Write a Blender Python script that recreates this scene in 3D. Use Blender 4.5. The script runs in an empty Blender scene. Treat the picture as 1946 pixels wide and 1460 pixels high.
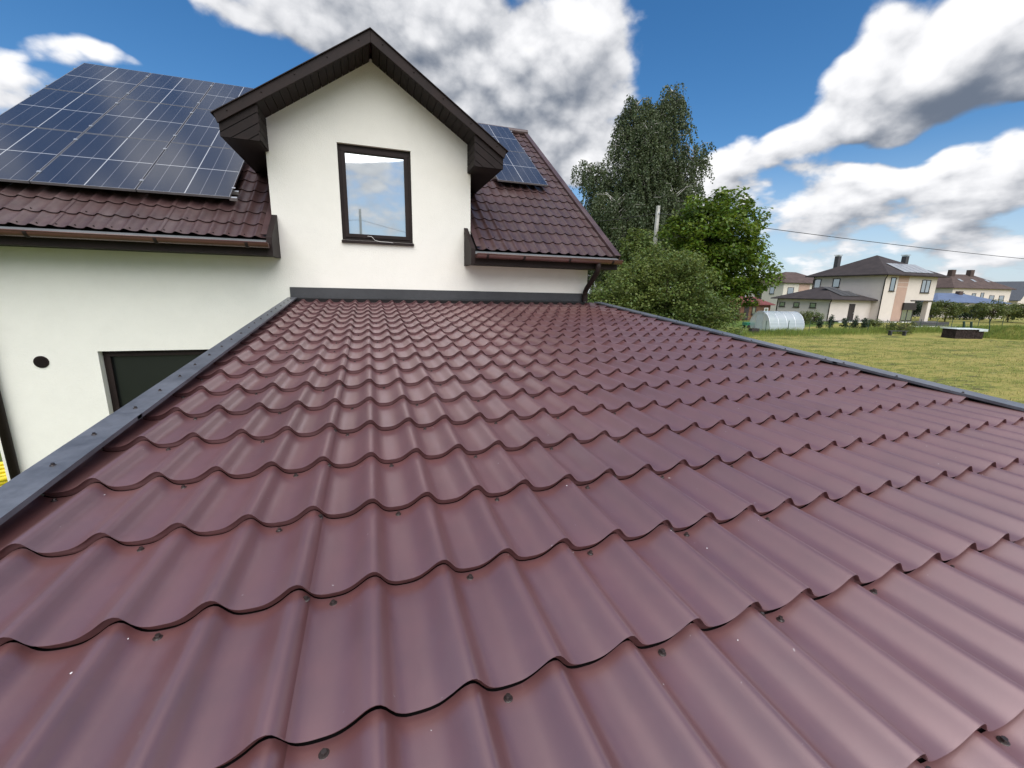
import bpy, math, random
import numpy as np
from mathutils import Vector, Matrix
random.seed(7); rng = np.random.default_rng(7)
scn = bpy.context.scene
COL = scn.collection
rad = math.radians

# ------------------------------------------------------------------ camera
FPX, W0, H0 = 800.44, 1946, 1460
RC = np.array([[0.94896729, -0.31463625, 0.02156643],
               [-0.04738964, -0.20986957, -0.97658025],
               [0.31179368, 0.92572069, -0.21406986]])        # rows: right, down, forward
Z0 = 2.65                                                        # the lip of one tile row is the survey origin, ground lies 2.65 m below it
CAM = np.array([0.20188, -0.67839, 0.75539 + Z0])
cd = bpy.data.cameras.new('camera'); cam = bpy.data.objects.new('camera', cd); COL.objects.link(cam)
cd.sensor_fit = 'HORIZONTAL'; cd.sensor_width = 36.0; cd.lens = FPX / W0 * 36.0
cd.clip_start = 0.05; cd.clip_end = 4000
cam.matrix_world = Matrix(((RC[0][0], -RC[1][0], -RC[2][0], CAM[0]), (RC[0][1], -RC[1][1], -RC[2][1], CAM[1]),
                           (RC[0][2], -RC[1][2], -RC[2][2], CAM[2]), (0, 0, 0, 1)))
scn.camera = cam
def ray(u, v): return ((u - 973) / FPX) * RC[0] + ((v - 730) / FPX) * RC[1] + RC[2]
FW = np.array([RC[2][0], RC[2][1]]); FW /= np.linalg.norm(FW)     # horizontal forward
RT = np.array([FW[1], -FW[0]])                                    # horizontal right

# ------------------------------------------------------------------ render / exposure
vs = scn.view_settings
vs.view_transform = 'Standard'; vs.look = 'None'; vs.gamma = 1.0; vs.exposure = 0.88
try: vs.use_curve_mapping = False
except Exception: pass
scn.render.engine = 'CYCLES'

# ------------------------------------------------------------------ sun
SUN_AZ, SUN_EL = rad(-174), rad(54)          # azimuth from +Y towards +X: behind the camera, veiled by thin cloud
sl = bpy.data.lights.new('sun', 'SUN'); sl.energy = 2.75; sl.angle = rad(80); sl.color = (1.0, 0.965, 0.92)
so = bpy.data.objects.new('sun', sl); COL.objects.link(so)
sdir = Vector((math.sin(SUN_AZ) * math.cos(SUN_EL), math.cos(SUN_AZ) * math.cos(SUN_EL), math.sin(SUN_EL)))
so.rotation_euler = sdir.to_track_quat('Z', 'Y').to_euler(); so.location = (-12, -20, 40)

# ------------------------------------------------------------------ world: blue sky with broken cumulus
wd = bpy.data.worlds.new('World'); scn.world = wd; wd.use_nodes = True
class NT:
    def __init__(s, tree): s.t = tree; s.n = tree.nodes; s.l = tree.links
    def new(s, kind, **kw):
        n = s.n.new(kind)
        for k, v in kw.items(): setattr(n, k, v)
        return n
    def put(s, sock, v):
        if v is None: return
        if isinstance(v, (int, float)):
            try: sock.default_value = v
            except TypeError: sock.default_value = (v, v, v, 1)[:len(sock.default_value)]
        elif isinstance(v, (tuple, list)):
            sock.default_value = tuple(v) if len(v) == len(sock.default_value) else tuple(v) + (1,)
        else: s.l.new(v, sock)
    def m(s, op, a, b=None, c=None, clamp=False):
        n = s.new('ShaderNodeMath', operation=op, use_clamp=clamp)
        s.put(n.inputs[0], a); s.put(n.inputs[1], b); s.put(n.inputs[2], c); return n.outputs[0]
    def xyz(s, x, y, z):
        n = s.new('ShaderNodeCombineXYZ'); s.put(n.inputs[0], x); s.put(n.inputs[1], y); s.put(n.inputs[2], z); return n.outputs[0]
    def sep(s, v): n = s.new('ShaderNodeSeparateXYZ'); s.put(n.inputs[0], v); return n.outputs
    def noise(s, v, scale, detail=4, rough=.5, dist=0, lac=2.0):
        n = s.new('ShaderNodeTexNoise'); s.put(n.inputs['Vector'], v); n.inputs['Scale'].default_value = scale
        n.inputs['Detail'].default_value = detail; n.inputs['Roughness'].default_value = rough
        n.inputs['Distortion'].default_value = dist; n.inputs['Lacunarity'].default_value = lac; return n.outputs['Fac']
    def ss(s, v, a, b, c=0.0, d=1.0):
        n = s.new('ShaderNodeMapRange', interpolation_type='SMOOTHSTEP'); s.put(n.inputs[0], v)
        for i, q in enumerate((a, b, c, d)): s.put(n.inputs[1 + i], q)
        return n.outputs[0]
    def mix(s, f, a, b, blend='MIX'):
        n = s.new('ShaderNodeMix', data_type='RGBA', blend_type=blend); s.put(n.inputs[0], f)
        s.put(n.inputs[6], a); s.put(n.inputs[7], b); return n.outputs[2]
    def mapping(s, v, loc=(0, 0, 0), rot=(0, 0, 0), sc=(1, 1, 1), typ='POINT'):
        n = s.new('ShaderNodeMapping', vector_type=typ); s.put(n.inputs[0], v)
        n.inputs[1].default_value = loc; n.inputs[2].default_value = rot; n.inputs[3].default_value = sc; return n.outputs[0]

def azel(u, v):
    d = ray(u, v); d = d / np.linalg.norm(d)
    return np.array([math.atan2(d[0], d[1]), math.asin(d[2])])
def blob(u, v, rx, ry, ang, wt):
    a = rad(ang); c0 = azel(u, v)
    e1 = azel(u + 0.5 * rx * math.cos(a), v - 0.5 * rx * math.sin(a)) - c0
    e2 = azel(u - 0.5 * ry * math.sin(a), v - 0.5 * ry * math.cos(a)) - c0
    return c0, math.atan2(e1[1], e1[0]), 2 * np.hypot(*e1), 2 * np.hypot(*e2), wt
# cloud masses: centre, half axes (seen size), tilt, weight
CLOUDS = [blob(800, 70, 330, 150, -12, 1.25), blob(1010, 190, 260, 170, -25, 1.0), blob(1150, 90, 110, 170, -12, 1.1), blob(1000, 290, 190, 70, -15, 0.7),
          blob(1830, 120, 330, 110, 22, 1.25), blob(1590, 215, 150, 55, 14, 0.55), blob(1400, 320, 140, 75, 18, 1.0), blob(1960, 70, 230, 160, 20, .9),
          blob(1640, 365, 170, 45, 14, 0.38), blob(1840, 330, 170, 45, 4, 0.40), blob(1500, 300, 90, 40, 10, .2),
          blob(160, 85, 120, 36, -8, 0.75), blob(265, 118, 80, 40, -20, .6), blob(420, 30, 110, 60, -35, 0.6), blob(60, 190, 220, 70, 30, -.35),
          blob(540, 60, 90, 60, -40, .35),
          blob(1330, 110, 200, 270, -10, -1.35), blob(1490, 70, 190, 120, 30, -1.15), blob(1760, 262, 330, 34, 6, -1.0), blob(1480, 350, 70, 60, 30, -0.5),
          blob(440, 130, 190, 85, -12, -1.05), blob(310, 60, 140, 60, -10, -0.75), blob(60, 15, 220, 60, 0, -1.0), blob(360, 150, 160, 60, -12, -.7),
          blob(1110, 330, 60, 90, 0, -.35), blob(1450, 500, 160, 60, 0, -.3), blob(300, 0, 150, 40, 0, -.3)]
GREY = [blob(850, 60, 420, 170, -10, 1.0), blob(1000, 160, 260, 120, -30, .8), blob(1740, 205, 330, 70, 20, .65), blob(1950, 190, 240, 70, 5, .45), blob(1750, 425, 330, 40, 3, .5),
        blob(1130, 110, 90, 170, -10, -.9), blob(1400, 300, 170, 100, 10, -.7), blob(1800, 60, 250, 70, 22, -.6)]

def density_group():
    g = bpy.data.node_groups.new('cloud_density', 'ShaderNodeTree')
    g.interface.new_socket('Az', in_out='INPUT', socket_type='NodeSocketFloat'); g.interface.new_socket('El', in_out='INPUT', socket_type='NodeSocketFloat')
    g.interface.new_socket('F', in_out='OUTPUT', socket_type='NodeSocketFloat'); g.interface.new_socket('G', in_out='OUTPUT', socket_type='NodeSocketFloat'); g.interface.new_socket('N', in_out='OUTPUT', socket_type='NodeSocketFloat')
    k = NT(g); i = k.new('NodeGroupInput'); o = k.new('NodeGroupOutput'); az, el = i.outputs[0], i.outputs[1]
    ce = k.m('COSINE', el); sph = k.xyz(k.m('MULTIPLY', k.m('SINE', az), ce), k.m('MULTIPLY', k.m('COSINE', az), ce), k.m('MULTIPLY', k.m('SINE', el), 1.35))
    r = k.m('DIVIDE', 1.0, k.m('ADD', k.m('TANGENT', k.m('MAXIMUM', el, 0.0)), 0.28))
    pl = k.xyz(k.m('MULTIPLY', k.m('SINE', az), r), k.m('MULTIPLY', k.m('COSINE', az), r), 0.0)
    warp = k.new('ShaderNodeTexNoise'); k.put(warp.inputs['Vector'], sph); warp.inputs['Scale'].default_value = 5; warp.inputs['Detail'].default_value = 2
    sub = k.new('ShaderNodeVectorMath', operation='SUBTRACT'); k.l.new(warp.outputs['Color'], sub.inputs[0]); sub.inputs[1].default_value = (.5, .5, .5)
    sc = k.new('ShaderNodeVectorMath', operation='SCALE'); k.l.new(sub.outputs[0], sc.inputs[0]); sc.inputs['Scale'].default_value = .16
    av = k.new('ShaderNodeVectorMath', operation='ADD'); k.l.new(k.xyz(az, el, 0.0), av.inputs[0]); k.l.new(sc.outputs[0], av.inputs[1])
    def total(lst):
        acc = None
        for c0, rt, sa, sb, wt in lst:
            mp = k.mapping(av.outputs[0], (c0[0], c0[1], 0), (0, 0, rt), (sa * 1.25, sb * 1.25, 1), 'TEXTURE')
            gr = k.new('ShaderNodeTexGradient', gradient_type='SPHERICAL'); k.l.new(mp, gr.inputs[0])
            acc = k.m('MULTIPLY_ADD', gr.outputs['Fac'], wt, acc if acc is not None else 0.0)
        return acc
    vo = k.new('ShaderNodeTexVoronoi', feature='F1'); k.l.new(sph, vo.inputs['Vector']); vo.inputs['Scale'].default_value = 13; vo.inputs['Detail'].default_value = 1.6; vo.inputs['Roughness'].default_value = .55
    fine = k.m('ADD', k.m('MULTIPLY', k.noise(sph, 8.0, 7, .57, .12), .72), k.m('MULTIPLY', k.m('SUBTRACT', .95, vo.outputs['Distance']), .28)); cov = k.noise(k.mapping(pl, (3.7, 1.2, .4)), 1.15, 3, .5)
    f = k.m('MULTIPLY_ADD', k.m('SUBTRACT', fine, .5), 1.75, total(CLOUDS))
    f = k.m('MULTIPLY_ADD', k.m('SUBTRACT', cov, .5), 1.1, f)
    f = k.m('ADD', f, k.m('MULTIPLY', k.m('SUBTRACT', k.noise(k.mapping(pl, (1.3, 5.2, .9)), 3.4, 4, .6), .44), k.ss(el, 0.50, 0.20, 0.0, 1.9)))
    f = k.m('ADD', f, k.ss(el, .85, 1.25, 0.0, .32))
    k.l.new(k.m('ADD', f, .235), o.inputs[0]); k.l.new(total(GREY), o.inputs[1]); k.l.new(fine, o.inputs[2])
    return g
w = NT(wd.node_tree)
for n in list(w.n): w.n.remove(n)
tc = w.new('ShaderNodeTexCoord'); sx, sy, sz = w.sep(tc.outputs['Generated'])
az = w.m('ARCTAN2', sx, sy); el = w.m('ARCSINE', sz)
dg = density_group()
def dens(a, e):
    n = w.new('ShaderNodeGroup'); n.node_tree = dg; w.l.new(a, n.inputs[0]); w.l.new(e, n.inputs[1]); return n.outputs
d1 = dens(az, el); d2 = dens(w.m('ADD', az, -0.012), w.m('ADD', el, 0.030))
cover = w.m('MULTIPLY', w.ss(d1[0], -0.10, 0.36), w.ss(el, -0.02, 0.03))
relief = w.m('SUBTRACT', d1[0], d2[0])
thick = w.ss(d1[0], 0.10, 1.3)
dark = w.m('ADD', w.m('MULTIPLY', d1[1], 0.95), w.m('MULTIPLY', thick, .30), clamp=True)
tone = w.m('MULTIPLY_ADD', relief, 0.95, .70)                                  # sunlit upper sides, shaded undersides
tone = w.m('ADD', tone, w.m('MULTIPLY', w.m('SUBTRACT', d1[2], .5), 1.25))
tone = w.m('SUBTRACT', tone, w.m('MULTIPLY', dark, .46))
ccol = w.mix(w.ss(tone, -.75, 1.25), (0.16, 0.195, 0.26), (1.06, 1.06, 1.08))
sky = w.new('ShaderNodeTexSky', sky_type='NISHITA', sun_disc=False, sun_elevation=SUN_EL, sun_rotation=SUN_AZ, altitude=60, air_density=1.0, dust_density=0.7, ozone_density=3.0)
hs = w.new('ShaderNodeHueSaturation'); hs.inputs['Saturation'].default_value = 1.30; w.l.new(sky.outputs[0], hs.inputs['Color'])
hz = w.mix(w.ss(el, .30, -.02, 0.0, .72), hs.outputs[0], (4.6, 5.5, 6.6))
bg = w.new('ShaderNodeBackground'); w.l.new(hz, bg.inputs[0]); bg.inputs[1].default_value = 0.074
bc = w.new('ShaderNodeBackground'); w.l.new(ccol, bc.inputs[0]); bc.inputs[1].default_value = 0.54
mx = w.new('ShaderNodeMixShader'); w.l.new(cover, mx.inputs[0]); w.l.new(bg.outputs[0], mx.inputs[1]); w.l.new(bc.outputs[0], mx.inputs[2])
ow = w.new('ShaderNodeOutputWorld'); w.l.new(mx.outputs[0], ow.inputs[0])

# ------------------------------------------------------------------ helpers
def gz(x, y):
    f = (x - CAM[0]) * FW[0] + (y - CAM[1]) * FW[1]
    t = min(max((f - 36) / 24.0, 0), 1)
    return 0.32 * t * t * (3 - 2 * t)
def fl(f, l):                                   # ground point from forward / sideways metres
    x = CAM[0] + FW[0] * f + RT[0] * l; y = CAM[1] + FW[1] * f + RT[1] * l
    return np.array([x, y, gz(x, y)])
def G(u, v):                                    # where the line of sight of a pixel meets the ground
    d = ray(u, v); z = 0.0
    for _ in range(12):
        t = (z - CAM[2]) / d[2]; q = CAM + d * t; z = gz(q[0], q[1])
    return np.array([q[0], q[1], z])
def at(u, v, f):                                # point on a line of sight at a forward distance
    d = ray(u, v); h = d[0] * FW[0] + d[1] * FW[1]; return CAM + d * (f / h)
def spot(u, f):                                 # ground point below pixel column u at forward distance f
    v = 560.0
    for _ in range(6):
        q = at(u, v, f); e = gz(q[0], q[1]) - q[2]; v -= e * FPX / f
    return np.array([q[0], q[1], gz(q[0], q[1])])

MATS = {}
def mat(name, col, rough=.6, spec=.5, metal=0.0, var=.10, vs_=6.0, bump=0.0, bs=80.0, coat=0.0, bdist=.01, stretch=(1, 1, 1), col2=None, island=0.0, rv=.06, world=False, dust=0.0):
    m = bpy.data.materials.new(name); m.use_nodes = True; k = NT(m.node_tree); b = k.n['Principled BSDF']
    tc = k.new('ShaderNodeTexCoord'); v = k.mapping(k.new('ShaderNodeNewGeometry').outputs['Position'] if world else tc.outputs['Object'], sc=stretch)
    n1 = k.noise(v, vs_, 5, .6); n2 = k.noise(v, vs_ * 7.3, 3, .6)
    f = k.m('ADD', k.m('MULTIPLY', n1, .65), k.m('MULTIPLY', n2, .35))
    c2 = col2 if col2 else tuple(min(1, c * (1 + 2.2 * var)) for c in col)
    c1 = tuple(c * (1 - 2.2 * var) for c in col) if not col2 else col
    cc = k.mix(k.ss(f, .32, .68), c1, c2)
    if dust:
        n5 = k.noise(k.mapping(v, sc=(1, .35, 1)), 2.4, 6, .65); cc = k.mix(k.m('MULTIPLY', k.ss(n5, .48, .72), dust), cc, (.30, .25, .24))
        n6 = k.noise(v, 46, 2, .5); cc = k.mix(k.m('MULTIPLY', k.ss(n6, .765, .80), .5), cc, (.55, .53, .50))
    if island:
        gi = k.new('ShaderNodeNewGeometry'); hv = k.new('ShaderNodeHueSaturation'); k.l.new(cc, hv.inputs['Color'])
        r = gi.outputs['Random Per Island']
        k.put(hv.inputs['Value'], k.m('MULTIPLY_ADD', r, island, 1 - island * .5)); k.put(hv.inputs['Hue'], k.m('MULTIPLY_ADD', k.m('FRACT', k.m('MULTIPLY', r, 7.13)), .05, .475))
        cc = hv.outputs[0]
    k.put(b.inputs['Base Color'], cc)
    k.put(b.inputs['Roughness'], k.m('MULTIPLY_ADD', n1, 2 * rv, rough - rv)); b.inputs['Specular IOR Level'].default_value = spec
    b.inputs['Metallic'].default_value = metal; b.inputs['Coat Weight'].default_value = coat
    if bump:
        bn = k.new('ShaderNodeBump'); bn.inputs['Strength'].default_value = bump; bn.inputs['Distance'].default_value = bdist
        k.put(bn.inputs['Height'], k.noise(v, bs, 3, .6)); k.l.new(bn.outputs[0], b.inputs['Normal'])
    MATS[name] = m; return m

class MB:                                       # collects faces in world coordinates, builds one mesh object
    def __init__(s): s.v = []; s.f = []
    def add(s, vs, fs):
        o = len(s.v); s.v += [tuple(map(float, q)) for q in vs]; s.f += [tuple(o + i for i in f) for f in fs]; return s
    def box(s, x0, x1, y0, y1, z0, z1):
        return s.add([(x0, y0, z0), (x1, y0, z0), (x1, y1, z0), (x0, y1, z0), (x0, y0, z1), (x1, y0, z1), (x1, y1, z1), (x0, y1, z1)],
                     [(0, 3, 2, 1), (4, 5, 6, 7), (0, 1, 5, 4), (1, 2, 6, 5), (2, 3, 7, 6), (3, 0, 4, 7)])
    def obox(s, o, a, b, c):                    # parallelepiped from corner o and edge vectors
        o, a, b, c = map(np.asarray, (o, a, b, c))
        return s.add([o, o + a, o + a + b, o + b, o + c, o + a + c, o + a + b + c, o + b + c],
                     [(0, 3, 2, 1), (4, 5, 6, 7), (0, 1, 5, 4), (1, 2, 6, 5), (2, 3, 7, 6), (3, 0, 4, 7)])
    def prism(s, poly, d):                      # polygon of 3-D points extruded by d
        n = len(poly); p = [np.asarray(q, float) for q in poly]; d = np.asarray(d, float)
        return s.add(p + [q + d for q in p], [tuple(range(n))[::-1], tuple(range(n, 2 * n))] + [(i, (i + 1) % n, n + (i + 1) % n, n + i) for i in range(n)])
    def tube(s, pts, r, n=8, cap=True):
        pts = [np.asarray(q, float) for q in pts]; rs = r if hasattr(r, '__len__') else [r] * len(pts); o = len(s.v); prev = None
        for i, q in enumerate(pts):
            d = pts[min(i + 1, len(pts) - 1)] - pts[max(i - 1, 0)]; d = d / (np.linalg.norm(d) + 1e-9)
            a = np.cross(d, (0, 0, 1) if abs(d[2]) < .95 else (0, 1, 0)) if prev is None else prev - d * (prev @ d)
            a = a / (np.linalg.norm(a) + 1e-9); prev = a; b = np.cross(d, a)
            s.v += [tuple(q + rs[i] * (math.cos(t) * a + math.sin(t) * b)) for t in np.arange(n) * 2 * math.pi / n]
        for i in range(len(pts) - 1):
            for j in range(n): s.f.append((o + i * n + j, o + i * n + (j + 1) % n, o + (i + 1) * n + (j + 1) % n, o + (i + 1) * n + j))
        if cap: s.f += [tuple(o + j for j in range(n))[::-1], tuple(o + (len(pts) - 1) * n + j for j in range(n))]
        return s
    def build(s, name, m, parent=None, smooth=False, bevel=0.0, origin=None):
        org = np.array(origin if origin is not None else (wpos(parent) if parent else s.v[0]), float)
        v = np.array(s.v) - org
        me = bpy.data.meshes.new(name); me.from_pydata([tuple(q) for q in v], [], s.f); me.update()
        if m: me.materials.append(MATS[m] if isinstance(m, str) else m)
        if smooth: me.polygons.foreach_set('use_smooth', [True] * len(me.polygons))
        ob = bpy.data.objects.new(name, me); COL.objects.link(ob)
        if parent: ob.parent = parent; ob.location = Vector(org - wpos(parent))
        else: ob.location = Vector(org)
        if bevel:
            md = ob.modifiers.new('bevel', 'BEVEL'); md.width = bevel; md.segments = 2; md.limit_method = 'ANGLE'
        return ob
def wpos(o):
    p = np.zeros(3)
    while o: p += np.array(o.location); o = o.parent
    return p
def empty(name, loc, label=None, cat=None, group=None):
    o = bpy.data.objects.new(name, None); COL.objects.link(o); o.location = Vector(loc); o.empty_display_size = .1
    if label: tag(o, label, cat, group)
    return o
def tag(o, label=None, cat=None, group=None, kind=None):
    if label: o['label'] = label
    if cat: o['category'] = cat
    if group: o['group'] = group
    if kind: o['kind'] = kind
    return o
def inst(name, mesh, parent, loc, rot=(0, 0, 0), scale=(1, 1, 1)):
    o = bpy.data.objects.new(name, mesh); COL.objects.link(o); o.parent = parent; o.location = Vector(loc); o.rotation_euler = rot; o.scale = scale; return o
def copy_tree(o, parent=None):
    c = o.copy(); COL.objects.link(c); c.parent = parent
    for ch in list(o.children): copy_tree(ch, c)
    return c
def clip(poly, a, b, c):                        # keep a*x + b*y <= c of a 2-D polygon
    out = []
    for i in range(len(poly)):
        p, q = poly[i], poly[(i + 1) % len(poly)]; dp = a * p[0] + b * p[1] - c; dq = a * q[0] + b * q[1] - c
        if dp <= 0: out.append(p)
        if dp * dq < 0: t = dp / (dp - dq); out.append((p[0] + t * (q[0] - p[0]), p[1] + t * (q[1] - p[1])))
    return out
def leaf_mesh(name, P, N, U, size, wid=.55):    # one kite-shaped leaf per point
    n = len(P); size = np.asarray(size)[:, None] * np.ones((n, 1))
    S = np.cross(N, U); S /= np.linalg.norm(S, axis=1, keepdims=True) + 1e-9
    V = np.empty((n, 4, 3)); V[:, 0] = P; V[:, 1] = P + U * size * .45 + S * size * wid * .5 + N * size * .10; V[:, 2] = P + U * size; V[:, 3] = P + U * size * .45 - S * size * wid * .5 + N * size * .10
    me = bpy.data.meshes.new(name); me.vertices.add(4 * n); me.vertices.foreach_set('co', V.reshape(-1))
    me.loops.add(4 * n); me.loops.foreach_set('vertex_index', np.arange(4 * n, dtype=np.int32))
    me.polygons.add(n); me.polygons.foreach_set('loop_start', np.arange(0, 4 * n, 4, dtype=np.int32))
    me.update(calc_edges=True); me.validate(); return me
def unit(a): return a / (np.linalg.norm(a, axis=-1, keepdims=True) + 1e-9)
def leaf_material(name, col, col2, rough=.5, trans=.35):
    m = mat(name, col, rough, .4, var=.1, vs_=.5, col2=col2, island=.7); k = NT(m.node_tree); b = k.n['Principled BSDF']; out = k.n['Material Output']
    tr = k.new('ShaderNodeBsdfTranslucent'); src = b.inputs['Base Color'].links[0].from_socket
    hs = k.new('ShaderNodeHueSaturation'); hs.inputs['Value'].default_value = 1.3; hs.inputs['Hue'].default_value = .485; k.l.new(src, hs.inputs['Color']); k.l.new(hs.outputs[0], tr.inputs[0])
    mx = k.new('ShaderNodeMixShader'); mx.inputs[0].default_value = trans; k.l.new(b.outputs[0], mx.inputs[1]); k.l.new(tr.outputs[0], mx.inputs[2]); k.l.new(mx.outputs[0], out.inputs[0])
    return m

# ------------------------------------------------------------------ materials
def pearl(name, base, rough, fac, tint, **kw):          # satin paint with a pearly flake that mirrors the sky softly
    m = mat(name, base, rough, .5, **kw); k = NT(m.node_tree); b = k.n['Principled BSDF']; b.inputs['IOR'].default_value = 2.35; b.inputs['Specular Tint'].default_value = (1, .85, .87, 1); b.inputs['Sheen Roughness'].default_value = .45; b.inputs['Sheen Tint'].default_value = (.95, .82, .88, 1)
    g = k.new('ShaderNodeBsdfGlossy'); g.inputs['Roughness'].default_value = rough - .04; g.inputs[0].default_value = tint
    if b.inputs['Normal'].links: k.l.new(b.inputs['Normal'].links[0].from_socket, g.inputs['Normal'])
    mx = k.new('ShaderNodeMixShader'); mx.inputs[0].default_value = fac; k.l.new(b.outputs[0], mx.inputs[1]); k.l.new(g.outputs[0], mx.inputs[2]); k.l.new(mx.outputs[0], k.n['Material Output'].inputs[0])
pearl('tile_paint', (0.086, 0.026, 0.0235), .44, .10, (.88, .70, .74, 1), var=.07, vs_=1.6, bump=.20, bs=560, bdist=.0012, rv=.07, world=True, dust=.07)
mat('main_tile', (0.050, 0.025, 0.024), .42, .6, world=True, dust=.10, var=.10, vs_=3, bump=.10, bs=700, bdist=.001, rv=.06)
mat('flash_grey', (0.080, 0.085, 0.098), .40, .8, var=.14, vs_=5, bump=.22, bs=7, bdist=.012)
mat('flash_dark', (0.030, 0.031, 0.033), .5, .4, var=.10, vs_=3)
mat('brown_trim', (0.0165, 0.0100, 0.0088), .62, .2, var=.12, vs_=4, bump=.05, bs=200, bdist=.002)
mat('brown_plank', (0.013, 0.008, 0.007), .65, .18, var=.16, vs_=3, bump=.12, bs=60, bdist=.002)
mat('gutter_brown', (0.085, 0.036, 0.030), .22, .6, var=.06, vs_=4)
mat('stucco', (0.70, 0.685, 0.615), .9, .2, var=.014, vs_=.7, bump=.9, bs=85, bdist=.006)
mat('screw_metal', (0.045, 0.036, 0.034), .30, .6, metal=.45, var=.1, vs_=50)
mat('silver', (0.62, 0.63, 0.65), .32, .5, metal=.9, var=.05, vs_=10)
mat('panel_frame', (0.30, 0.30, 0.32), .4, .5, metal=.8, var=.05, vs_=10)
mat('dark_void', (0.012, 0.011, 0.011), .8, .2, var=.05)
mat('drip_grey', (0.10, 0.105, 0.105), .5, .4, var=.08)
mat('white_bits', (0.7, 0.7, 0.7), .3, .6, var=.1)
mat('cable_white', (0.65, 0.63, 0.60), .5, .4, var=.05)
mat('black_line', (0.02, 0.02, 0.022), .6, .3, var=.05)
mat('concrete', (0.42, 0.41, 0.38), .9, .2, var=.15, vs_=3, bump=.3, bs=40)
mat('bark_birch', (0.35, 0.34, 0.31), .9, .2, var=.4, vs_=3, bump=.4, bs=20)
mat('bark_dark', (0.055, 0.042, 0.032), .9, .2, var=.25, vs_=4, bump=.5, bs=20, bdist=.03)
leaf_material('leaf_birch', (0.040, 0.060, 0.024), (0.080, 0.104, 0.042), trans=.28)
leaf_material('leaf_maple', (0.036, 0.076, 0.008), (0.135, 0.205, 0.020), trans=.38)
leaf_material('leaf_bush', (0.060, 0.096, 0.020), (0.140, 0.180, 0.042), trans=.35)
leaf_material('leaf_garden', (0.065, 0.092, 0.022), (0.13, 0.15, 0.034))
leaf_material('leaf_dark', (0.018, 0.036, 0.016), (0.032, 0.056, 0.022), trans=.15)
leaf_material('leaf_far', (0.045, 0.068, 0.048), (0.065, 0.088, 0.058), trans=.1)  # bluish, greyed leaf colour carries the distance haze
leaf_material('grass_tall', (0.105, 0.165, 0.030), (0.22, 0.26, 0.055), trans=.35)
leaf_material('grass_straw', (0.19, 0.20, 0.055), (0.36, 0.32, 0.13), trans=.25)
def glass_mat(name, refl, base, rough=.02):
    m = bpy.data.materials.new(name); m.use_nodes = True; k = NT(m.node_tree); b = k.n['Principled BSDF']; out = k.n['Material Output']
    tc = k.new('ShaderNodeTexCoord'); n = k.noise(tc.outputs['Object'], 1.3, 2)
    k.put(b.inputs['Base Color'], k.mix(n, base, tuple(c * 1.6 for c in base))); b.inputs['Roughness'].default_value = .3
    gl = k.new('ShaderNodeBsdfGlossy'); gl.inputs['Roughness'].default_value = rough; gl.inputs[0].default_value = (.93, .97, 1, 1)
    bn = k.new('ShaderNodeBump'); bn.inputs['Strength'].default_value = .06; bn.inputs['Distance'].default_value = .01; k.put(bn.inputs['Height'], n); k.l.new(bn.outputs[0], gl.inputs['Normal'])
    lw = k.new('ShaderNodeFresnel'); lw.inputs['IOR'].default_value = 1.6 if refl > .01 else 1.12
    mx = k.new('ShaderNodeMixShader'); k.put(mx.inputs[0], k.m('MULTIPLY_ADD', lw.outputs[0], 1 - refl, refl, clamp=True)); k.l.new(b.outputs[0], mx.inputs[1]); k.l.new(gl.outputs[0], mx.inputs[2]); k.l.new(mx.outputs[0], out.inputs[0])
    MATS[name] = m; return m
glass_mat('pane_bright', .44, (.17, .19, .195)); glass_mat('pane_dark', .0, (.006, .007, .0065), .05); glass_mat('pane_far', .30, (.05, .07, .08), .05)  # bright pane: pale base colour holds part of the sky reflection
def panel_mat():
    m = bpy.data.materials.new('solar_cells'); m.use_nodes = True; k = NT(m.node_tree); b = k.n['Principled BSDF']
    tc = k.new('ShaderNodeTexCoord'); x, y, z = k.sep(tc.outputs['Object'])         # object origin: panel centre, x across 1.09, y up the slope 1.72
    def line(c, pos, hw): return k.m('LESS_THAN', k.m('ABSOLUTE', k.m('SUBTRACT', c, pos)), hw)
    strong = k.m('MAXIMUM', line(x, 0.0, .006), line(y, 0.0, .007))
    faint = None
    for q in (-.36, -.18, .18, .36):
        l = line(x, q, .0035); faint = l if faint is None else k.m('MAXIMUM', faint, l)
    hair = k.m('LESS_THAN', k.m('FRACT', k.m('MULTIPLY', y, 52.0)), .10)
    n = k.noise(tc.outputs['Object'], 3, 3)
    c = k.mix(n, (.009, .011, .020), (.014, .017, .030)); c = k.mix(k.m('MULTIPLY', hair, .08), c, (.45, .45, .5)); c = k.mix(k.m('MULTIPLY', faint, .20), c, (.6, .6, .64)); c = k.mix(k.m('MULTIPLY', strong, .46), c, (.75, .76, .78))
    k.put(b.inputs['Base Color'], c); b.inputs['Roughness'].default_value = .14; b.inputs['IOR'].default_value = 1.7; b.inputs['Specular IOR Level'].default_value = .9
    MATS['solar_cells'] = m
panel_mat()

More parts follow.
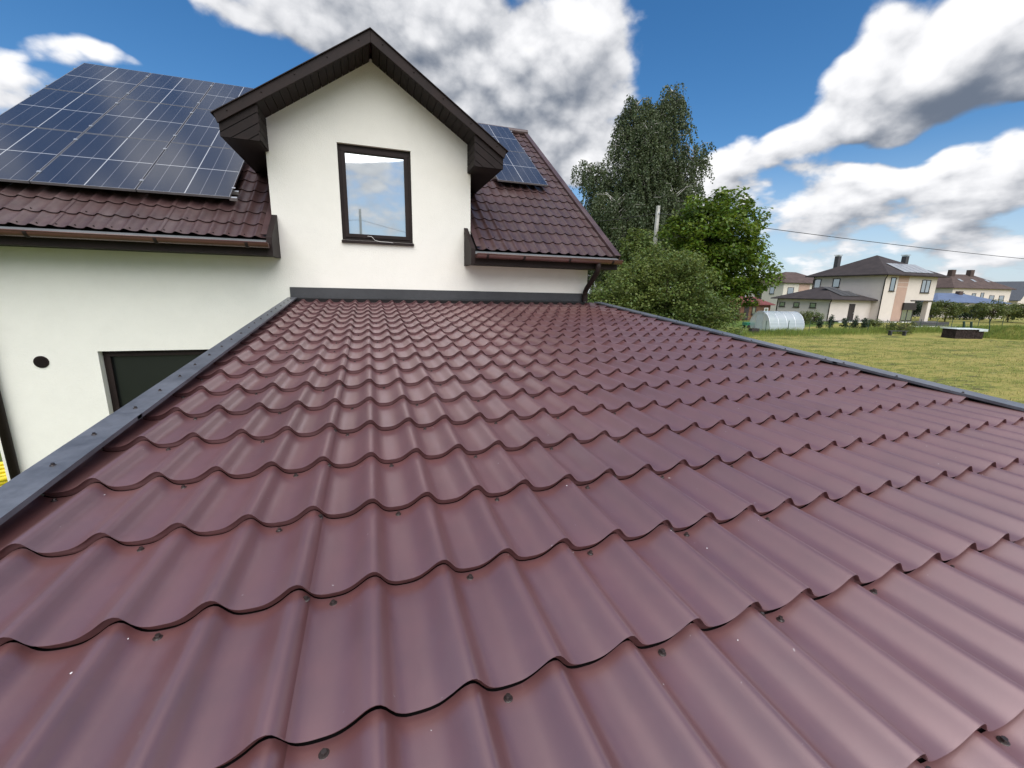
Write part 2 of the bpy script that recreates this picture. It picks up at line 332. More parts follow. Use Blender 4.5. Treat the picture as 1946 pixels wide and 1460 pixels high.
# ------------------------------------------------------------------ the ground
def ground_mat():
    m = bpy.data.materials.new('ground_grass'); m.use_nodes = True; k = NT(m.node_tree); b = k.n['Principled BSDF']
    tc = k.new('ShaderNodeTexCoord'); p = tc.outputs['Object']; x, y, z = k.sep(p)
    f = k.m('ADD', k.m('MULTIPLY', x, float(FW[0])), k.m('MULTIPLY', y, float(FW[1]))); l = k.m('ADD', k.m('MULTIPLY', x, float(RT[0])), k.m('MULTIPLY', y, float(RT[1])))
    st = k.xyz(k.m('MULTIPLY', l, .42), k.m('ADD', f, k.m('MULTIPLY', l, -.25)), 0.0)
    n1 = k.noise(st, .55, 6, .62); n2 = k.noise(st, 3.2, 6, .65); n3 = k.noise(p, 14, 4, .7); n4 = k.noise(p, .10, 4, .5)
    straw = k.mix(n3, (.19, .17, .042), (.38, .32, .11)); green = k.mix(n3, (.085, .125, .020), (.16, .195, .035)); soil = k.mix(n3, (.06, .05, .025), (.14, .11, .06))
    c = k.mix(k.ss(k.m('ADD', k.m('MULTIPLY', n1, .55), k.m('MULTIPLY', n2, .45)), .40, .56), green, straw)
    c = k.mix(k.m('MULTIPLY', k.ss(k.m('ADD', k.m('MULTIPLY', n2, .5), k.m('MULTIPLY', n1, .5)), .47, .38), .95), c, soil)
    lawn = k.mix(n3, (.055, .095, .018), (.10, .15, .03)); lawn = k.mix(k.ss(n4, .45, .6), lawn, (.12, .14, .035))
    fb = k.m('SUBTRACT', f, k.m('MULTIPLY', k.m('SUBTRACT', l, 20.5), .80))         # behind the fence line
    far = k.ss(fb, 36.6, 37.8); c = k.mix(far, c, lawn); c = k.mix(k.ss(l, 2.0, -3.0), c, lawn)
    k.put(b.inputs['Base Color'], c); b.inputs['Roughness'].default_value = .95; b.inputs['Specular IOR Level'].default_value = .15
    bn = k.new('ShaderNodeBump'); bn.inputs['Strength'].default_value = .8; bn.inputs['Distance'].default_value = .10
    k.put(bn.inputs['Height'], k.m('ADD', n2, k.m('MULTIPLY', n3, .6))); k.l.new(bn.outputs[0], b.inputs['Normal']); MATS['ground_grass'] = m
ground_mat()
fs = [-900, -200, -60, -20, 0, 15, 25, 33, 36] + [36 + 2 * i for i in range(1, 13)] + [70, 90, 130, 220, 500, 1500]; ls = [-1500, -400, -100, -40, -10, 0, 10, 20, 30, 40, 60, 80, 110, 200, 500, 1500]
gb = MB(); gb.v = [tuple(fl(f, l)) for f in fs for l in ls]; nl = len(ls)
gb.f = [(i * nl + j, i * nl + j + 1, (i + 1) * nl + j + 1, (i + 1) * nl + j) for i in range(len(fs) - 1) for j in range(nl - 1)]
gb.f = [q[::-1] for q in gb.f]
tag(gb.build('ground', 'ground_grass', origin=(0, 0, 0), smooth=True), kind='structure')

# ------------------------------------------------------------------ lean-to extension with the metal tile roof
TH = 0.09082; ROW = 0.35453; WAV = 0.18333; YW = 6.532
SD = np.array([0, math.cos(TH), math.sin(TH)]); SN = np.array([0, -math.sin(TH), math.cos(TH)])
def rp(x, s, h=0.0): return np.array([x, 0, Z0]) + SD * s + SN * h
PU = np.array([0, .05, .107, .165, .24, .31, .377, .45, .53, .60, .66, .73, .79, .84, .886, .94, 1.0])
PH = np.array([0, -.0062, -.0215, -.0345, -.0415, -.0437, -.0440, -.0438, -.0425, -.0392, -.0340, -.0262, -.0180, -.0105, -.0045, -.0008, 0])
def prof(u, flip=False):
    u = np.mod(u, 1.0); u = 1 - u if flip else u; a = np.interp(u, PU, PH)
    d = .025; return .5 * a + .25 * (np.interp(np.mod(u + d, 1), PU, PH) + np.interp(np.mod(u - d, 1), PU, PH))
def course_mesh(name, u0, u1, m, w, row, nper=18, flip=False, lap=False, drop=.0260, seed=0, over=.0016, amp=1.0):
    us = np.linspace(u0, u1, max(6, int((u1 - u0) * nper)) + 1); h0 = prof(us, flip) * amp
    edge = np.clip((us - (u1 - .35)) / .35, 0, 1); h0 = h0 + over * edge                   # right edge rides on the next sheet
    r = np.random.default_rng(seed); wob = .0012 * np.sin(us * 2.1 + seed) + r.normal(0, .00025, len(us))
    dz0 = drop
    strips = [[(row + .012, -dz0 - .0004), (row * .66, -dz0 * .66), (row * .33, -dz0 * .33), (.010, -.0003), (.002, -.0001), (0, 0)],
              [(0, 0), (.0006, -.0014), (.0012, -.0018)], [(.0012, -.0018), (.011, -.0048), (.0175, -.0095), (.0188, -dz0 - .0012)]]  # hollow behind the lip is invented, shaped deep so the lip falls dark
    if lap: strips = strips[:3] + [[(.0188, -dz0 + .0010), (-.014, -dz0 + .0024), (-.030, -dz0 + .0034)], [(-.030, -dz0 + .0034), (-.027, -dz0 - .001)]]
    n = len(us); V = []; F = []
    for stp in strips:
        o = len(V)
        for y, dz in stp:
            for u, h, wb in zip(us, h0, wob): V.append((u * w, y, h + dz + wb * .5))
        for i in range(len(stp) - 1):
            for j in range(n - 1): F.append((o + i * n + j, o + (i + 1) * n + j, o + (i + 1) * n + j + 1, o + i * n + j + 1))
    nf = len(F); e = [i * n + n - 1 for i in range(6)] + [len(strips[0]) * n + i * n + n - 1 for i in range(3)]; o = len(V)   # cut edge of the sheet on the right side
    V = V + [(V[i][0], V[i][1], V[i][2] - .0022) for i in e]
    for i in range(len(e) - 1): F.append((e[i], e[i + 1], o + i + 1, o + i))
    me = bpy.data.meshes.new(name); me.from_pydata([tuple(q) for q in V], [], F); me.update(); me.materials.append(MATS[m])
    me.polygons.foreach_set('use_smooth', [True] * nf + [False] * (len(F) - nf)); return me
ext = empty('lean_to_extension', (1.7, 3.0, 0), 'single-storey lean-to with a low wine-brown metal tile roof and grey edge flashings', 'building')
eo = wpos(ext)
XL, XR = -.95, 4.35; JLO, JHI = -3, 18
cols = [(-5.12, .13), (.06, 6.13), (6.06, 12.13), (12.06, 18.13), (18.06, 23.62)]
cm = {}
for ci, (a, b) in enumerate(cols):
    for lap in (0, 1): cm[ci, lap] = course_mesh('tile_course', a, b, 'tile_paint', WAV, ROW, 20, lap=bool(lap), seed=ci)
for j in range(JLO, JHI + 1):
    for ci in range(len(cols)):
        jit = random.uniform(-.0006, .0006)
        inst('tile_course', cm[ci, 1 if j == 9 else 0], ext, Vector(rp(0, j * ROW + jit, 0) - eo), (TH, 0, 0))
def screw_mesh(name, m, s=1.0):
    b = MB(); n = 12
    for r0, z0, r1, z1 in ((.0088, 0, .0088, .0012), (.0088, .0012, .0078, .0018), (.0072, .0018, .0066, .0030)):
        o = len(b.v)
        for r, z in ((r0, z0), (r1, z1)): b.v += [(s * r * math.cos(t), s * r * math.sin(t), s * z) for t in np.arange(n) * 2 * math.pi / n]
        b.f += [(o + i, o + (i + 1) % n, o + n + (i + 1) % n, o + n + i) for i in range(n)]; b.f.append(tuple(o + n + i for i in range(n)))
    o = len(b.v); h = 6
    for z in (.003, .0085): b.v += [(s * .0048 * math.cos(t), s * .0048 * math.sin(t), s * z) for t in np.arange(h) * math.pi / 3 + .4]
    b.f += [(o + i, o + (i + 1) % h, o + h + (i + 1) % h, o + h + i) for i in range(h)]; b.f.append(tuple(o + h + i for i in range(h)))
    me = bpy.data.meshes.new(name); me.from_pydata(b.v, [], b.f); me.update(); me.materials.append(MATS[m]); return me
sm = screw_mesh('screw', 'screw_metal')
def roof_screw(u, j, off):
    h = float(prof(np.array([u % 1.0]))[0]) - .0260 + .0260 * off / ROW
    inst('screw', sm, ext, Vector(rp(u * WAV, j * ROW - off, h) - eo), (TH + random.uniform(-.12, .12), random.uniform(-.12, .12), random.uniform(0, 3)), (1.12, 1.12, 1.12))
for j in range(-2, JHI + 1):
    par = (0 if j in (0, 1, 4, 5, 8, 11, 12, 15) else 1)
    for i in range(-5 if par else -4, 24, 2):
        if i > 22 or (j > 13 and random.random() < .5): continue
        roof_screw(i + .42 + random.uniform(-.05, .05), j, random.uniform(.009, .014))
    for sidx in (0, 6, 12, 18):
        if random.random() < .8: roof_screw(sidx + .085, j, .010)
def barge(x0, x1, s_cut, lab):
    lo, hi = JLO * ROW - .06, 6.50; top = .015; out = None
    for k, (a, b) in enumerate(((lo, s_cut), (s_cut - .04, hi))):
        dz = .0022 * k * -1 + .0011; t = .0012; d = SD * (b - a)
        p2 = [(x0, -.14), (x0, top), (x1, top)] if x0 < 1 else [(x1, -.14), (x1, top), (x0, top)]
        inner = x1 if x0 < 1 else x0
        prof2 = p2 + [(inner, -.004), (inner + (-.012 if x0 < 1 else .012), -.004)]
        sgn = 1 if x0 < 1 else -1
        off = [(sgn * .0, 0), (0, 0), (0, 0), (0, 0), (0, 0)]
        mbb = MB(); P = [rp(x, a, h + dz) for x, h in prof2]; cx = np.mean([x for x, h in prof2]); ch = np.mean([h for x, h in prof2])
        Q = [rp(x + (cx - x) * .02, a, h + dz + (ch - h) * .03) for x, h in prof2]
        n = len(P); mbb.v = [tuple(q) for q in P + [q + d for q in P] + Q + [q + d for q in Q]]
        mbb.f = [(i, i + 1, n + i + 1, n + i) for i in range(n - 1)] + [(2 * n + i, 3 * n + i, 3 * n + i + 1, 2 * n + i + 1) for i in range(n - 1)] + [(i, 2 * n + i, 2 * n + i + 1, i + 1) for i in range(n - 1)] + [(n + i, n + i + 1, 3 * n + i + 1, 3 * n + i) for i in range(n - 1)]
        fo = mbb.build('barge_flashing', 'flash_grey', ext, bevel=.0015)
        if lab and k == 0: fo['label'] = lab
        s = a + .12
        while s < b - .03:
            mid = (x0 + x1) * .5 + random.uniform(-.008, .008) if x0 < 1 else x0 + .018
            inst('screw', sm, fo, Vector(rp(mid, s, top + dz) - wpos(fo)), (TH, 0, random.random()), (1.1, 1.1, 1.1)); s += .27 if x0 < 1 else .42
barge(XL, -.83, 1.66, None); barge(4.20, XR, 2.02, None)
# apron flashing where the roof meets the wall, with its seam
for a, b, d in ((-.925, 2.02, 0), (1.98, 3.975, .003)):
    z = Z0
    MB().prism([(a, YW - .004 - d, z + .752 - d * .6), (a, YW - .010 - d, z + .752 - d * .6), (a, YW - .016 - d, z + .612), (a, YW - .075, z + .594), (a, YW - .075, z + .590), (a, YW - .004 - d, z + .600)], (b - a, 0, 0)).build('apron_flashing', 'flash_dark', ext, bevel=.001)
MB().prism([rp(XL + .03, 6.475, -.075), rp(XL + .03, 6.475, .004), rp(XL + .03, 6.50, .004), rp(XL + .03, 6.50, -.075)], (XR - XL - .30, 0, 0)).build('dark_gap_strip', 'dark_void', ext)  # unseen dark strip added so the pale gap under the flashing reads shaded
# walls and eave of the extension
MB().box(-.72, 4.12, -.55, 6.50, 0, Z0 - .17).build('wall', 'stucco', ext)
MB().prism([rp(XL + .03, JLO * ROW, -.085), rp(XR - .03, JLO * ROW, -.085), rp(XR - .03, 6.46, -.085), rp(XL + .03, 6.46, -.085)], -SN * .03).build('roof_deck', 'dark_void', ext)
MB().prism([rp(XL + .02, JLO * ROW + .01, -.06), rp(XL + .02, JLO * ROW + .01, -.24), rp(XL + .02, JLO * ROW + .035, -.24), rp(XL + .02, JLO * ROW + .035, -.06)], (XR - XL - .04, 0, 0)).build('fascia_board', 'brown_trim', ext)
# loose drilling chips lying on the sheets
chips = MB()
for i in range(90):
    j = random.choice([-1, 0, 0, 1, 1, 2, 3, 4, 5, 6, 7]); u = random.uniform(-4.5, 22); y = abs(random.gauss(0.03, .05)) + .012
    y = min(y, .3); h = float(prof(np.array([u % 1.0]))[0]) - .0260 + .0260 * y / ROW
    q = rp(u * WAV, j * ROW - y, h + .0008); s = random.uniform(.0008, .0022); a = random.uniform(0, 3); e = np.array([math.cos(a), math.sin(a), 0]) * s; g = np.array([-math.sin(a), math.cos(a), 0]) * s * random.uniform(.3, .8)
    chips.prism([q - e - g, q + e - g, q + e + g, q - e + g], (0, 0, .0006))
tag(chips.build('drilling_chips', 'white_bits'), 'tiny bright metal drilling chips scattered over the wine-brown tile sheets', 'chips', kind='stuff')

# ------------------------------------------------------------------ the house
house = empty('house', (-.24, 11.1, 0), 'cream stucco house with dark brown dormer, tiled roof and solar panels', 'house'); ho = wpos(house)
HX0, HX1 = -4.60, 4.06; TAN = math.tan(rad(35)); C35, S35 = math.cos(rad(35)), math.sin(rad(35))
E0 = np.array([0, 6.10, Z0 + 1.405])                    # crest level of the main roof at the eave
def mp(x, s, h=0.0): return np.array([x, E0[1] + s * C35 - h * S35, E0[2] + s * S35 + h * C35])
DW = (-.142, .907, Z0 + 1.475, Z0 + 2.827); LW = (-3.362, -1.85, Z0 - 1.50, Z0 - .165)
DX0, DX1, DAX = -1.075, 1.845, .38
# front wall: a grid of rectangles around the two openings, then the gable
xs = sorted({HX0, LW[0], LW[1], DX0, DW[0], DW[1], DX1, HX1}); zt = Z0 + 1.60; wall = MB()
def holes(x, z): return (LW[0] < x < LW[1] and LW[2] < z < LW[3]) or (DW[0] < x < DW[1] and DW[2] < z < DW[3])
zs = sorted({0.0, LW[2], LW[3], zt, DW[2], DW[3], Z0 + 3.02})
for a, b in zip(xs[:-1], xs[1:]):
    for c_, d_ in zip(zs[:-1], zs[1:]):
        x, z = (a + b) / 2, (c_ + d_) / 2
        if holes(x, z) or (z > zt and not DX0 < x < DX1): continue
        wall.add([(a, YW, c_), (b, YW, c_), (b, YW, d_), (a, YW, d_)], [(0, 1, 2, 3)])
zg = Z0 + 3.02; RD = 33.2; TD = math.tan(rad(RD)); zap = zg + (DX1 - DX0) / 2 * TD
wall.add([(DX0, YW, zg), (DX1, YW, zg), (DAX, YW, zap)], [(0, 1, 2)])
for (a, b, c_, d_) in (DW, LW):
    dp = .16 if a < -1 else .11
    wall.add([(a, YW, c_), (b, YW, c_), (b, YW, d_), (a, YW, d_), (a, YW + dp, c_), (b, YW + dp, c_), (b, YW + dp, d_), (a, YW + dp, d_)], [(0, 4, 5, 1), (1, 5, 6, 2), (2, 6, 7, 3), (3, 7, 4, 0)])
YB = 15.7; zr = E0[2] + (11.1 - E0[1]) * TAN
for x in (HX0, HX1): wall.add([(x, YW, 0), (x, YB, 0), (x, YB, zt), (x, 11.1, zr - .15), (x, YW, zt)], [(0, 1, 2, 3, 4) if x > 0 else (4, 3, 2, 1, 0)])
for x in (DX0, DX1): wall.add([(x, YW, Z0 + 1.5), (x, YW, zg), (x, 9.0, zg)], [(0, 1, 2)])
wall.add([(HX0, YB, 0), (HX1, YB, 0), (HX1, YB, zt), (HX0, YB, zt)], [(3, 2, 1, 0)])
wall.build('wall', 'stucco', house)
# main roof: unseen deck added to block light, plus courses of pressed tiles
for xa, xb, sa in ((-4.84, -1.08, .02), (1.85, HX1 + .3, .02), (-1.08, 1.85, 2.6)):
    MB().prism([mp(xa, sa, -.075), mp(xb, sa, -.075), mp(xb, 6.06, -.075), mp(xa, 6.06, -.075)], np.array([0, S35, -C35]) * .05).build('roof_deck', 'dark_void', house)
MB().prism([(-4.88, 11.1, zr - .02), (HX1 + .38, 11.1, zr - .02), (HX1 + .38, 16.2, zr - .02 - 5.1 * TAN), (-4.88, 16.2, zr - .02 - 5.1 * TAN)], (0, 0, -.06)).build('rear_roof_slope', 'main_tile', house)
MW = .1803
mcols = [(-4.80, -4.44), (-4.44, -3.36), (-3.36, -2.28), (-2.28, -1.10), (1.87, 2.95), (2.95, 4.03), (4.03, 4.34)]
mm = {}
for ci, (a, b) in enumerate(mcols):
    mm[ci] = course_mesh('tile_course', a / MW - .145, b / MW - .145, 'main_tile', MW, .345, 14, flip=True, drop=.016, seed=ci + 20, over=.0008, amp=.62)
for j in range(0, 18):
    for ci in range(len(mcols)):
        q = mp(.145 * MW, .03 + j * .345); inst('tile_course', mm[ci], house, Vector(q - ho), (rad(35), 0, 0))
sm2 = screw_mesh('screw', 'brown_trim')
for j in (0, 1):
    for i in range(-30, 25):
        x = (i + .42 - .145) * MW + (.145 * MW)
        if (-5 < x < -1.3 or 2.0 < x < 4.2) and (j == 0 or i % 3 == 0): inst('screw', sm2, house, Vector(mp(x, .03 + j * .345 + .05, -.020) - ho), (rad(35), 0, 0), (1.3, 1.3, 1.3))
# right verge trim, ridge cap
MB().prism([mp(4.335, -.02, .012), mp(4.335, -.02, -.02), mp(4.345, -.02, -.02), mp(4.345, -.02, .018), mp(4.43, -.02, .018), mp(4.43, -.02, -.16), mp(4.45, -.02, -.16), mp(4.45, -.02, .030), mp(4.335, -.02, .030)], np.array([0, C35, S35]) * 6.12).build('verge_trim', 'main_tile', house, bevel=.004)
MB().tube([(-4.88, 11.1, zr + .02), (4.44, 11.1, zr + .02)], .075, 14).build('ridge_cap', 'main_tile', house, smooth=False)
# eaves: drip edge, gutter, fascia and soffit on either side of the dormer
def eave(x0, x1, joints):
    MB().prism([(x0, 6.055, Z0 + 1.365), (x0, 6.00, Z0 + 1.345), (x0, 5.985, Z0 + 1.30), (x0, 5.99, Z0 + 1.30), (x0, 6.055, Z0 + 1.335)], (x1 - x0, 0, 0)).build('drip_edge', 'drip_grey', house)
    g = MB(); r, cy, cz = .066, 5.915, Z0 + 1.315; n = 14
    A = [(cy + r * math.cos(t), cz + r * math.sin(t)) for t in np.linspace(math.pi, 2 * math.pi, n)]; B = [(cy + (r - .004) * math.cos(t), cz + (r - .004) * math.sin(t)) for t in np.linspace(2 * math.pi, math.pi, n)]
    g.prism([(x0, y, z) for y, z in A + B], (x1 - x0, 0, 0)); gut = g.build('gutter', 'gutter_brown', house)
    MB().tube([(x0, cy - r, cz), (x1, cy - r, cz)], .008, 8).build('bead', 'gutter_brown', gut, smooth=True)
    for xe in (x0, x1):
        MB().prism([(xe - .003, y, z) for y, z in A], (.006, 0, 0)).build('end_cap', 'gutter_brown', gut)
    for xj in joints:
        A2 = [(cy + (r + .006) * math.cos(t), cz + (r + .006) * math.sin(t)) for t in np.linspace(math.pi * .97, 2 * math.pi, n)]
        MB().prism([(xj, y, z) for y, z in A2 + B], (.035, 0, 0)).build('bracket', 'brown_trim', gut)
    MB().box(x0, x1, 6.015, 6.04, Z0 + 1.165, Z0 + 1.335).build('fascia_board', 'brown_trim', house, bevel=.003)
    y = 6.045
    while y < 6.50: MB().box(x0, x1, y, y + .092, Z0 + 1.172, Z0 + 1.186).build('soffit_board', 'brown_plank', house); y += .097
eave(-4.86, -1.035, [-4.7, -3.5, -2.28, -1.3]); eave(1.80, 4.36, [1.95, 2.55, 3.35, 4.16])
for x0, x1 in ((-1.075, -1.005), (1.735, 1.80)):
    MB().prism([(x0, 5.985, Z0 + 1.160), (x0, 5.985, Z0 + 1.40), (x0, YW, Z0 + 1.765), (x0, YW, Z0 + 1.160)], (x1 - x0, 0, 0)).build('eave_end_board', 'brown_trim', house, bevel=.004)
for x0, x1 in ((-1.16, -1.08), (1.85, 1.93)):                                  # flashings where roof meets the dormer cheeks
    MB().prism([mp(x0, .05, .012), mp(x1, .05, .012), mp(x1, 3.3, .012), mp(x0, 3.3, .012)], np.array([0, -S35, C35]) * .006).build('cheek_flashing', 'main_tile', house)
# dormer roof
YF = 6.00
for sg in (-1, 1):
    def dp(w_, y, h): return np.array([DAX + sg * w_, y, Z0 + 4.075 - w_ * TD + h])
    WE = 1.905
    MB().prism([dp(0, YF + .03, 0.0), dp(WE - .02, YF + .03, 0.0), dp(WE - .02, YF + .03, -.05), dp(0, YF + .03, -.05)], (0, 4.6, 0)).build('dormer_roof_slope', 'main_tile', house)
    bb = MB().prism([dp(0, YF, .012), dp(WE, YF, .012), dp(WE - .035, YF, -.125), dp(0, YF, -.145)], (0, .028, 0)).build('barge_board', 'brown_trim', house, bevel=.005)
    for w_ in (.15, .55, .95, 1.35, 1.75): inst('screw', sm2, bb, Vector(dp(w_, YF - .001, -.045) - wpos(bb)), (rad(90), 0, 0), (1.3, 1.3, 1.3))
    MB().prism([dp(0, YF - .022, .018), dp(WE + .02, YF - .022, .018), dp(WE + .02, YF - .022, .008), dp(0, YF - .022, .008)], (0, .2, 0)).build('verge_cap', 'brown_trim', house)
    w_ = .02
    while w_ < 1.44:                                                            # soffit boards under the rake
        b_ = min(w_ + .088, 1.45)
        MB().prism([dp(w_, YF + .03, -.118), dp(b_, YF + .03, -.118), dp(b_, YF + .03, -.130), dp(w_, YF + .03, -.130)], (0, YW - YF - .03, 0)).build('soffit_board', 'brown_plank', house); w_ += .094
    # boxed end of the dormer eave, clad with boards
    wi, wo, zb = 1.425, 1.862, Z0 + 2.585; yb = YF + .035
    poly = [(wi, zb), (wo, zb), (wo, Z0 + 4.075 - wo * TD - .10), (wi, Z0 + 4.075 - wi * TD - .10)]
    n0 = TD; k0 = zb + wi * TD; step = .105 / math.cos(rad(RD)); off = poly[3][1] + wi * TD
    while off > k0 - .05:
        pl = clip(clip(poly, TD, 1, off - .006), -TD, -1, -(off - step + .006)); off -= step
        if len(pl) > 2: MB().prism([(DAX + sg * a, yb, b) for a, b in pl], (0, .016, 0)).build('cladding_board', 'brown_plank', house)
    MB().prism([(DAX + sg * a, yb + .010, b) for a, b in poly], (0, .02, 0)).build('box_front', 'dark_void', house)
    zz = Z0 + 4.075 - wi * TD - .135
    while zz > zb + .01:
        lo_ = max(zz - .10, zb); MB().box(*sorted((DAX + sg * (wi - .012), DAX + sg * wi)), yb, YW, lo_ + .006, zz).build('cladding_board', 'brown_plank', house); zz -= .104
    MB().box(*sorted((DAX + sg * (wi + .004), DAX + sg * (wo - .004))), yb + .02, 7.9, zb + .006, zb + .022).build('eave_soffit', 'brown_plank', house)
    MB().box(*sorted((DAX + sg * (wo - .016), DAX + sg * (wo - .002))), yb + .02, 7.9, zb + .002, Z0 + 4.075 - wo * TD - .052).build('eave_fascia', 'brown_trim', house)
# windows
def window(name, r, dp, pane, fw, sill, mull=()):
    a, b, c_, d_ = r; y = YW + dp
    wn = MB()
    for q in ((a, b, c_, c_ + fw), (a, b, d_ - fw, d_)): wn.box(q[0], q[1], y - .03, y + .05, q[2], q[3])
    for q in ((a, a + fw), (b - fw, b)): wn.box(q[0], q[1], y - .029, y + .049, c_ + fw, d_ - fw)
    wn = wn.build('window', 'brown_trim', house, bevel=.006)
    fi = fw - .022
    sb = MB()
    for q in ((a + .045, b - .045, c_ + .045, c_ + fw + .012), (a + .045, b - .045, d_ - fw - .012, d_ - .045)): sb.box(q[0], q[1], y - .045, y - .031, q[2], q[3])
    for q in ((a + .045, a + fw + .012), (b - fw - .012, b - .045)): sb.box(q[0], q[1], y - .044, y - .031, c_ + fw + .012, d_ - fw - .012)
    sb.build('sash', 'brown_trim', wn, bevel=.004)
    MB().box(a + fw - .002, b - fw + .002, y + .004, y + .012, c_ + fw - .002, d_ - fw + .002).build('pane', pane, wn)
    if sill: MB().prism([(a - .012, YW - .045, c_ - .045), (a - .012, YW - .045, c_ - .012), (a - .012, y - .031, c_ + .012), (a - .012, y - .031, c_ - .045)], (b - a + .024, 0, 0)).build('sill', 'brown_trim', wn, bevel=.004)
    return wn
window('window', DW, .085, 'pane_bright', .088, True); window('window', LW, .13, 'pane_dark', .075, False)
tag(MB().tube([(.22, YW - .012, Z0 + 1.545), (.28, YW - .02, Z0 + 1.54), (.33, YW - .035, Z0 + 1.485), (.40, YW - .05, Z0 + 1.468), (.52, YW - .052, Z0 + 1.468), (.60, YW - .05, Z0 + 1.462)], .0035, 6).build('cable', 'cable_white', smooth=True), 'thin pale loose cable lying on the dormer window sill', 'cable')
# downpipes
MB().tube([(-4.46, YW - .075, 0), (-4.46, YW - .075, Z0 + .9), (-4.46, 6.12, Z0 + 1.12), (-4.46, 5.93, Z0 + 1.24)], .05, 14).build('downpipe', 'brown_trim', house, smooth=True)
dpx = 4.05
d2_ = MB().tube([(3.93, 5.925, Z0 + 1.27), (3.93, 5.925, Z0 + 1.19), (3.935, 5.945, Z0 + 1.12), (3.99, 6.40, Z0 + .84), (3.995, 6.455, Z0 + .78), (3.995, 6.46, Z0 + .60)], .046, 14).build('downpipe', 'brown_trim', house, smooth=True)
MB().tube([(3.995, 6.46, Z0 + .72), (3.995, 6.46, Z0 + .605)], .052, 14).build('pipe_shoe', 'brown_trim', d2_, smooth=False)
# round air vent in the wall
vt = MB().tube([(-3.972, YW - .014, Z0 - .291), (-3.972, YW + .01, Z0 - .291)], .080, 28).build('air_vent', 'brown_trim', house, smooth=False, bevel=.004)
for i in range(-5, 6):
    z = Z0 - .291 + i * .0125; hw = math.sqrt(max(.066 ** 2 - (i * .0125) ** 2, 1e-4)); MB().box(-3.972 - hw, -3.972 + hw, YW - .021, YW - .0145, z - .0035, z + .0035).build('slat', 'brown_plank', vt)

# ------------------------------------------------------------------ solar panels on the main roof
PWID, PHGT, PH_ = 1.085, 1.722, .125
def panel_proto():
    root = empty('solar_panel', (0, 0, 0)); w2, h2 = PWID / 2, PHGT / 2; f = .009; t = .032
    gl = MB().box(-w2 + f, w2 - f, -h2 + f, h2 - f, -.008, -.0012).build('cell_glass', 'solar_cells', root, origin=(0, 0, 0))
    fr = MB()
    for q in ((-w2, w2, -h2, -h2 + f), (-w2, w2, h2 - f, h2)): fr.box(*q, -t, 0)
    for q in ((-w2, -w2 + f), (w2 - f, w2)): fr.box(*q, -h2 + f, h2 - f, -t, 0)
    fr.build('frame', 'panel_frame', root, origin=(0, 0, 0))
    MB().box(-w2 + f, w2 - f, -h2 + f, h2 - f, -.03, -.009).build('backsheet', 'dark_void', root, origin=(0, 0, 0))
    return root
def clamp(p, x, y):
    MB().box(x - .022, x + .022, y - .02, y + .02, .0008, .0075).build('clamp', 'silver', p, origin=(0, 0, 0)).location = (0, 0, 0)
p0 = panel_proto(); first = [True]
def put_panel(x, s, lab, grp, right=True):
    o = p0 if first[0] else copy_tree(proto_src)
    first[0] = False
    o.location = Vector(mp(x, s, PH_)); o.rotation_euler = (rad(35), 0, 0); tag(o, lab, 'solar panel', grp); return o
proto_src = p0
cxs = [-4.368, -3.268, -2.166]; rows_ = [.845 + PHGT / 2 + i * (PHGT + .018) for i in range(3)]
colname = ['column farthest from the dormer', 'middle column', 'column beside the dormer']; rowname = ['lowest', 'middle', 'topmost']
pan = []
for ri, s in enumerate(rows_):
    for ci, x in enumerate(cxs): pan.append(put_panel(x, s, f'dark solar panel in the {rowname[ri]} row, {colname[ci]} of the large array', 'panels of the large roof array'))
for ri, s in enumerate((2.50 + PHGT / 2, 2.50 + PHGT / 2 + PHGT + .018)):
    pan.append(put_panel(3.305, s, f'blue-black solar panel, {"lower" if ri == 0 else "upper"} of the two between the dormer and roof verge', 'panels of the small roof pair'))
for i, p in enumerate(pan):
    for y in (-.58, .58):
        for sd_ in ((1,) if i < 9 and i % 3 != 2 else (1, 1)): 
            clamp(p, PWID / 2 + (.008 if i < 9 else .012), y); break
for i, (x0, x1, s) in enumerate([(-5.0, -1.56, r + d) for r in rows_ for d in (-.58, .58)] + [(2.70, 3.91, r + d) for r in (2.5 + PHGT / 2, 2.5 + PHGT / 2 + PHGT + .018) for d in (-.58, .58)]):
    rl = MB(); a = mp(x0, s - .018, .035); rl.obox(a, (x1 - x0, 0, 0), np.array([0, C35, S35]) * .036, np.array([0, -S35, C35]) * .05)
    tag(rl.build('mounting_rail', 'silver'), 'aluminium mounting rail under the large solar array' if i < 6 else 'aluminium mounting rail under the small pair of solar panels', 'rail', 'rails of the large array' if i < 6 else 'rails of the small pair')
rl = MB().obox(mp(-1.64, .86, .06), (.10, 0, 0), np.array([0, C35, S35]) * .04, np.array([0, -S35, C35]) * .045).build('mounting_rail', 'silver')
tag(rl, 'short bright rail end poking out at the lower corner of the large solar array', 'rail')

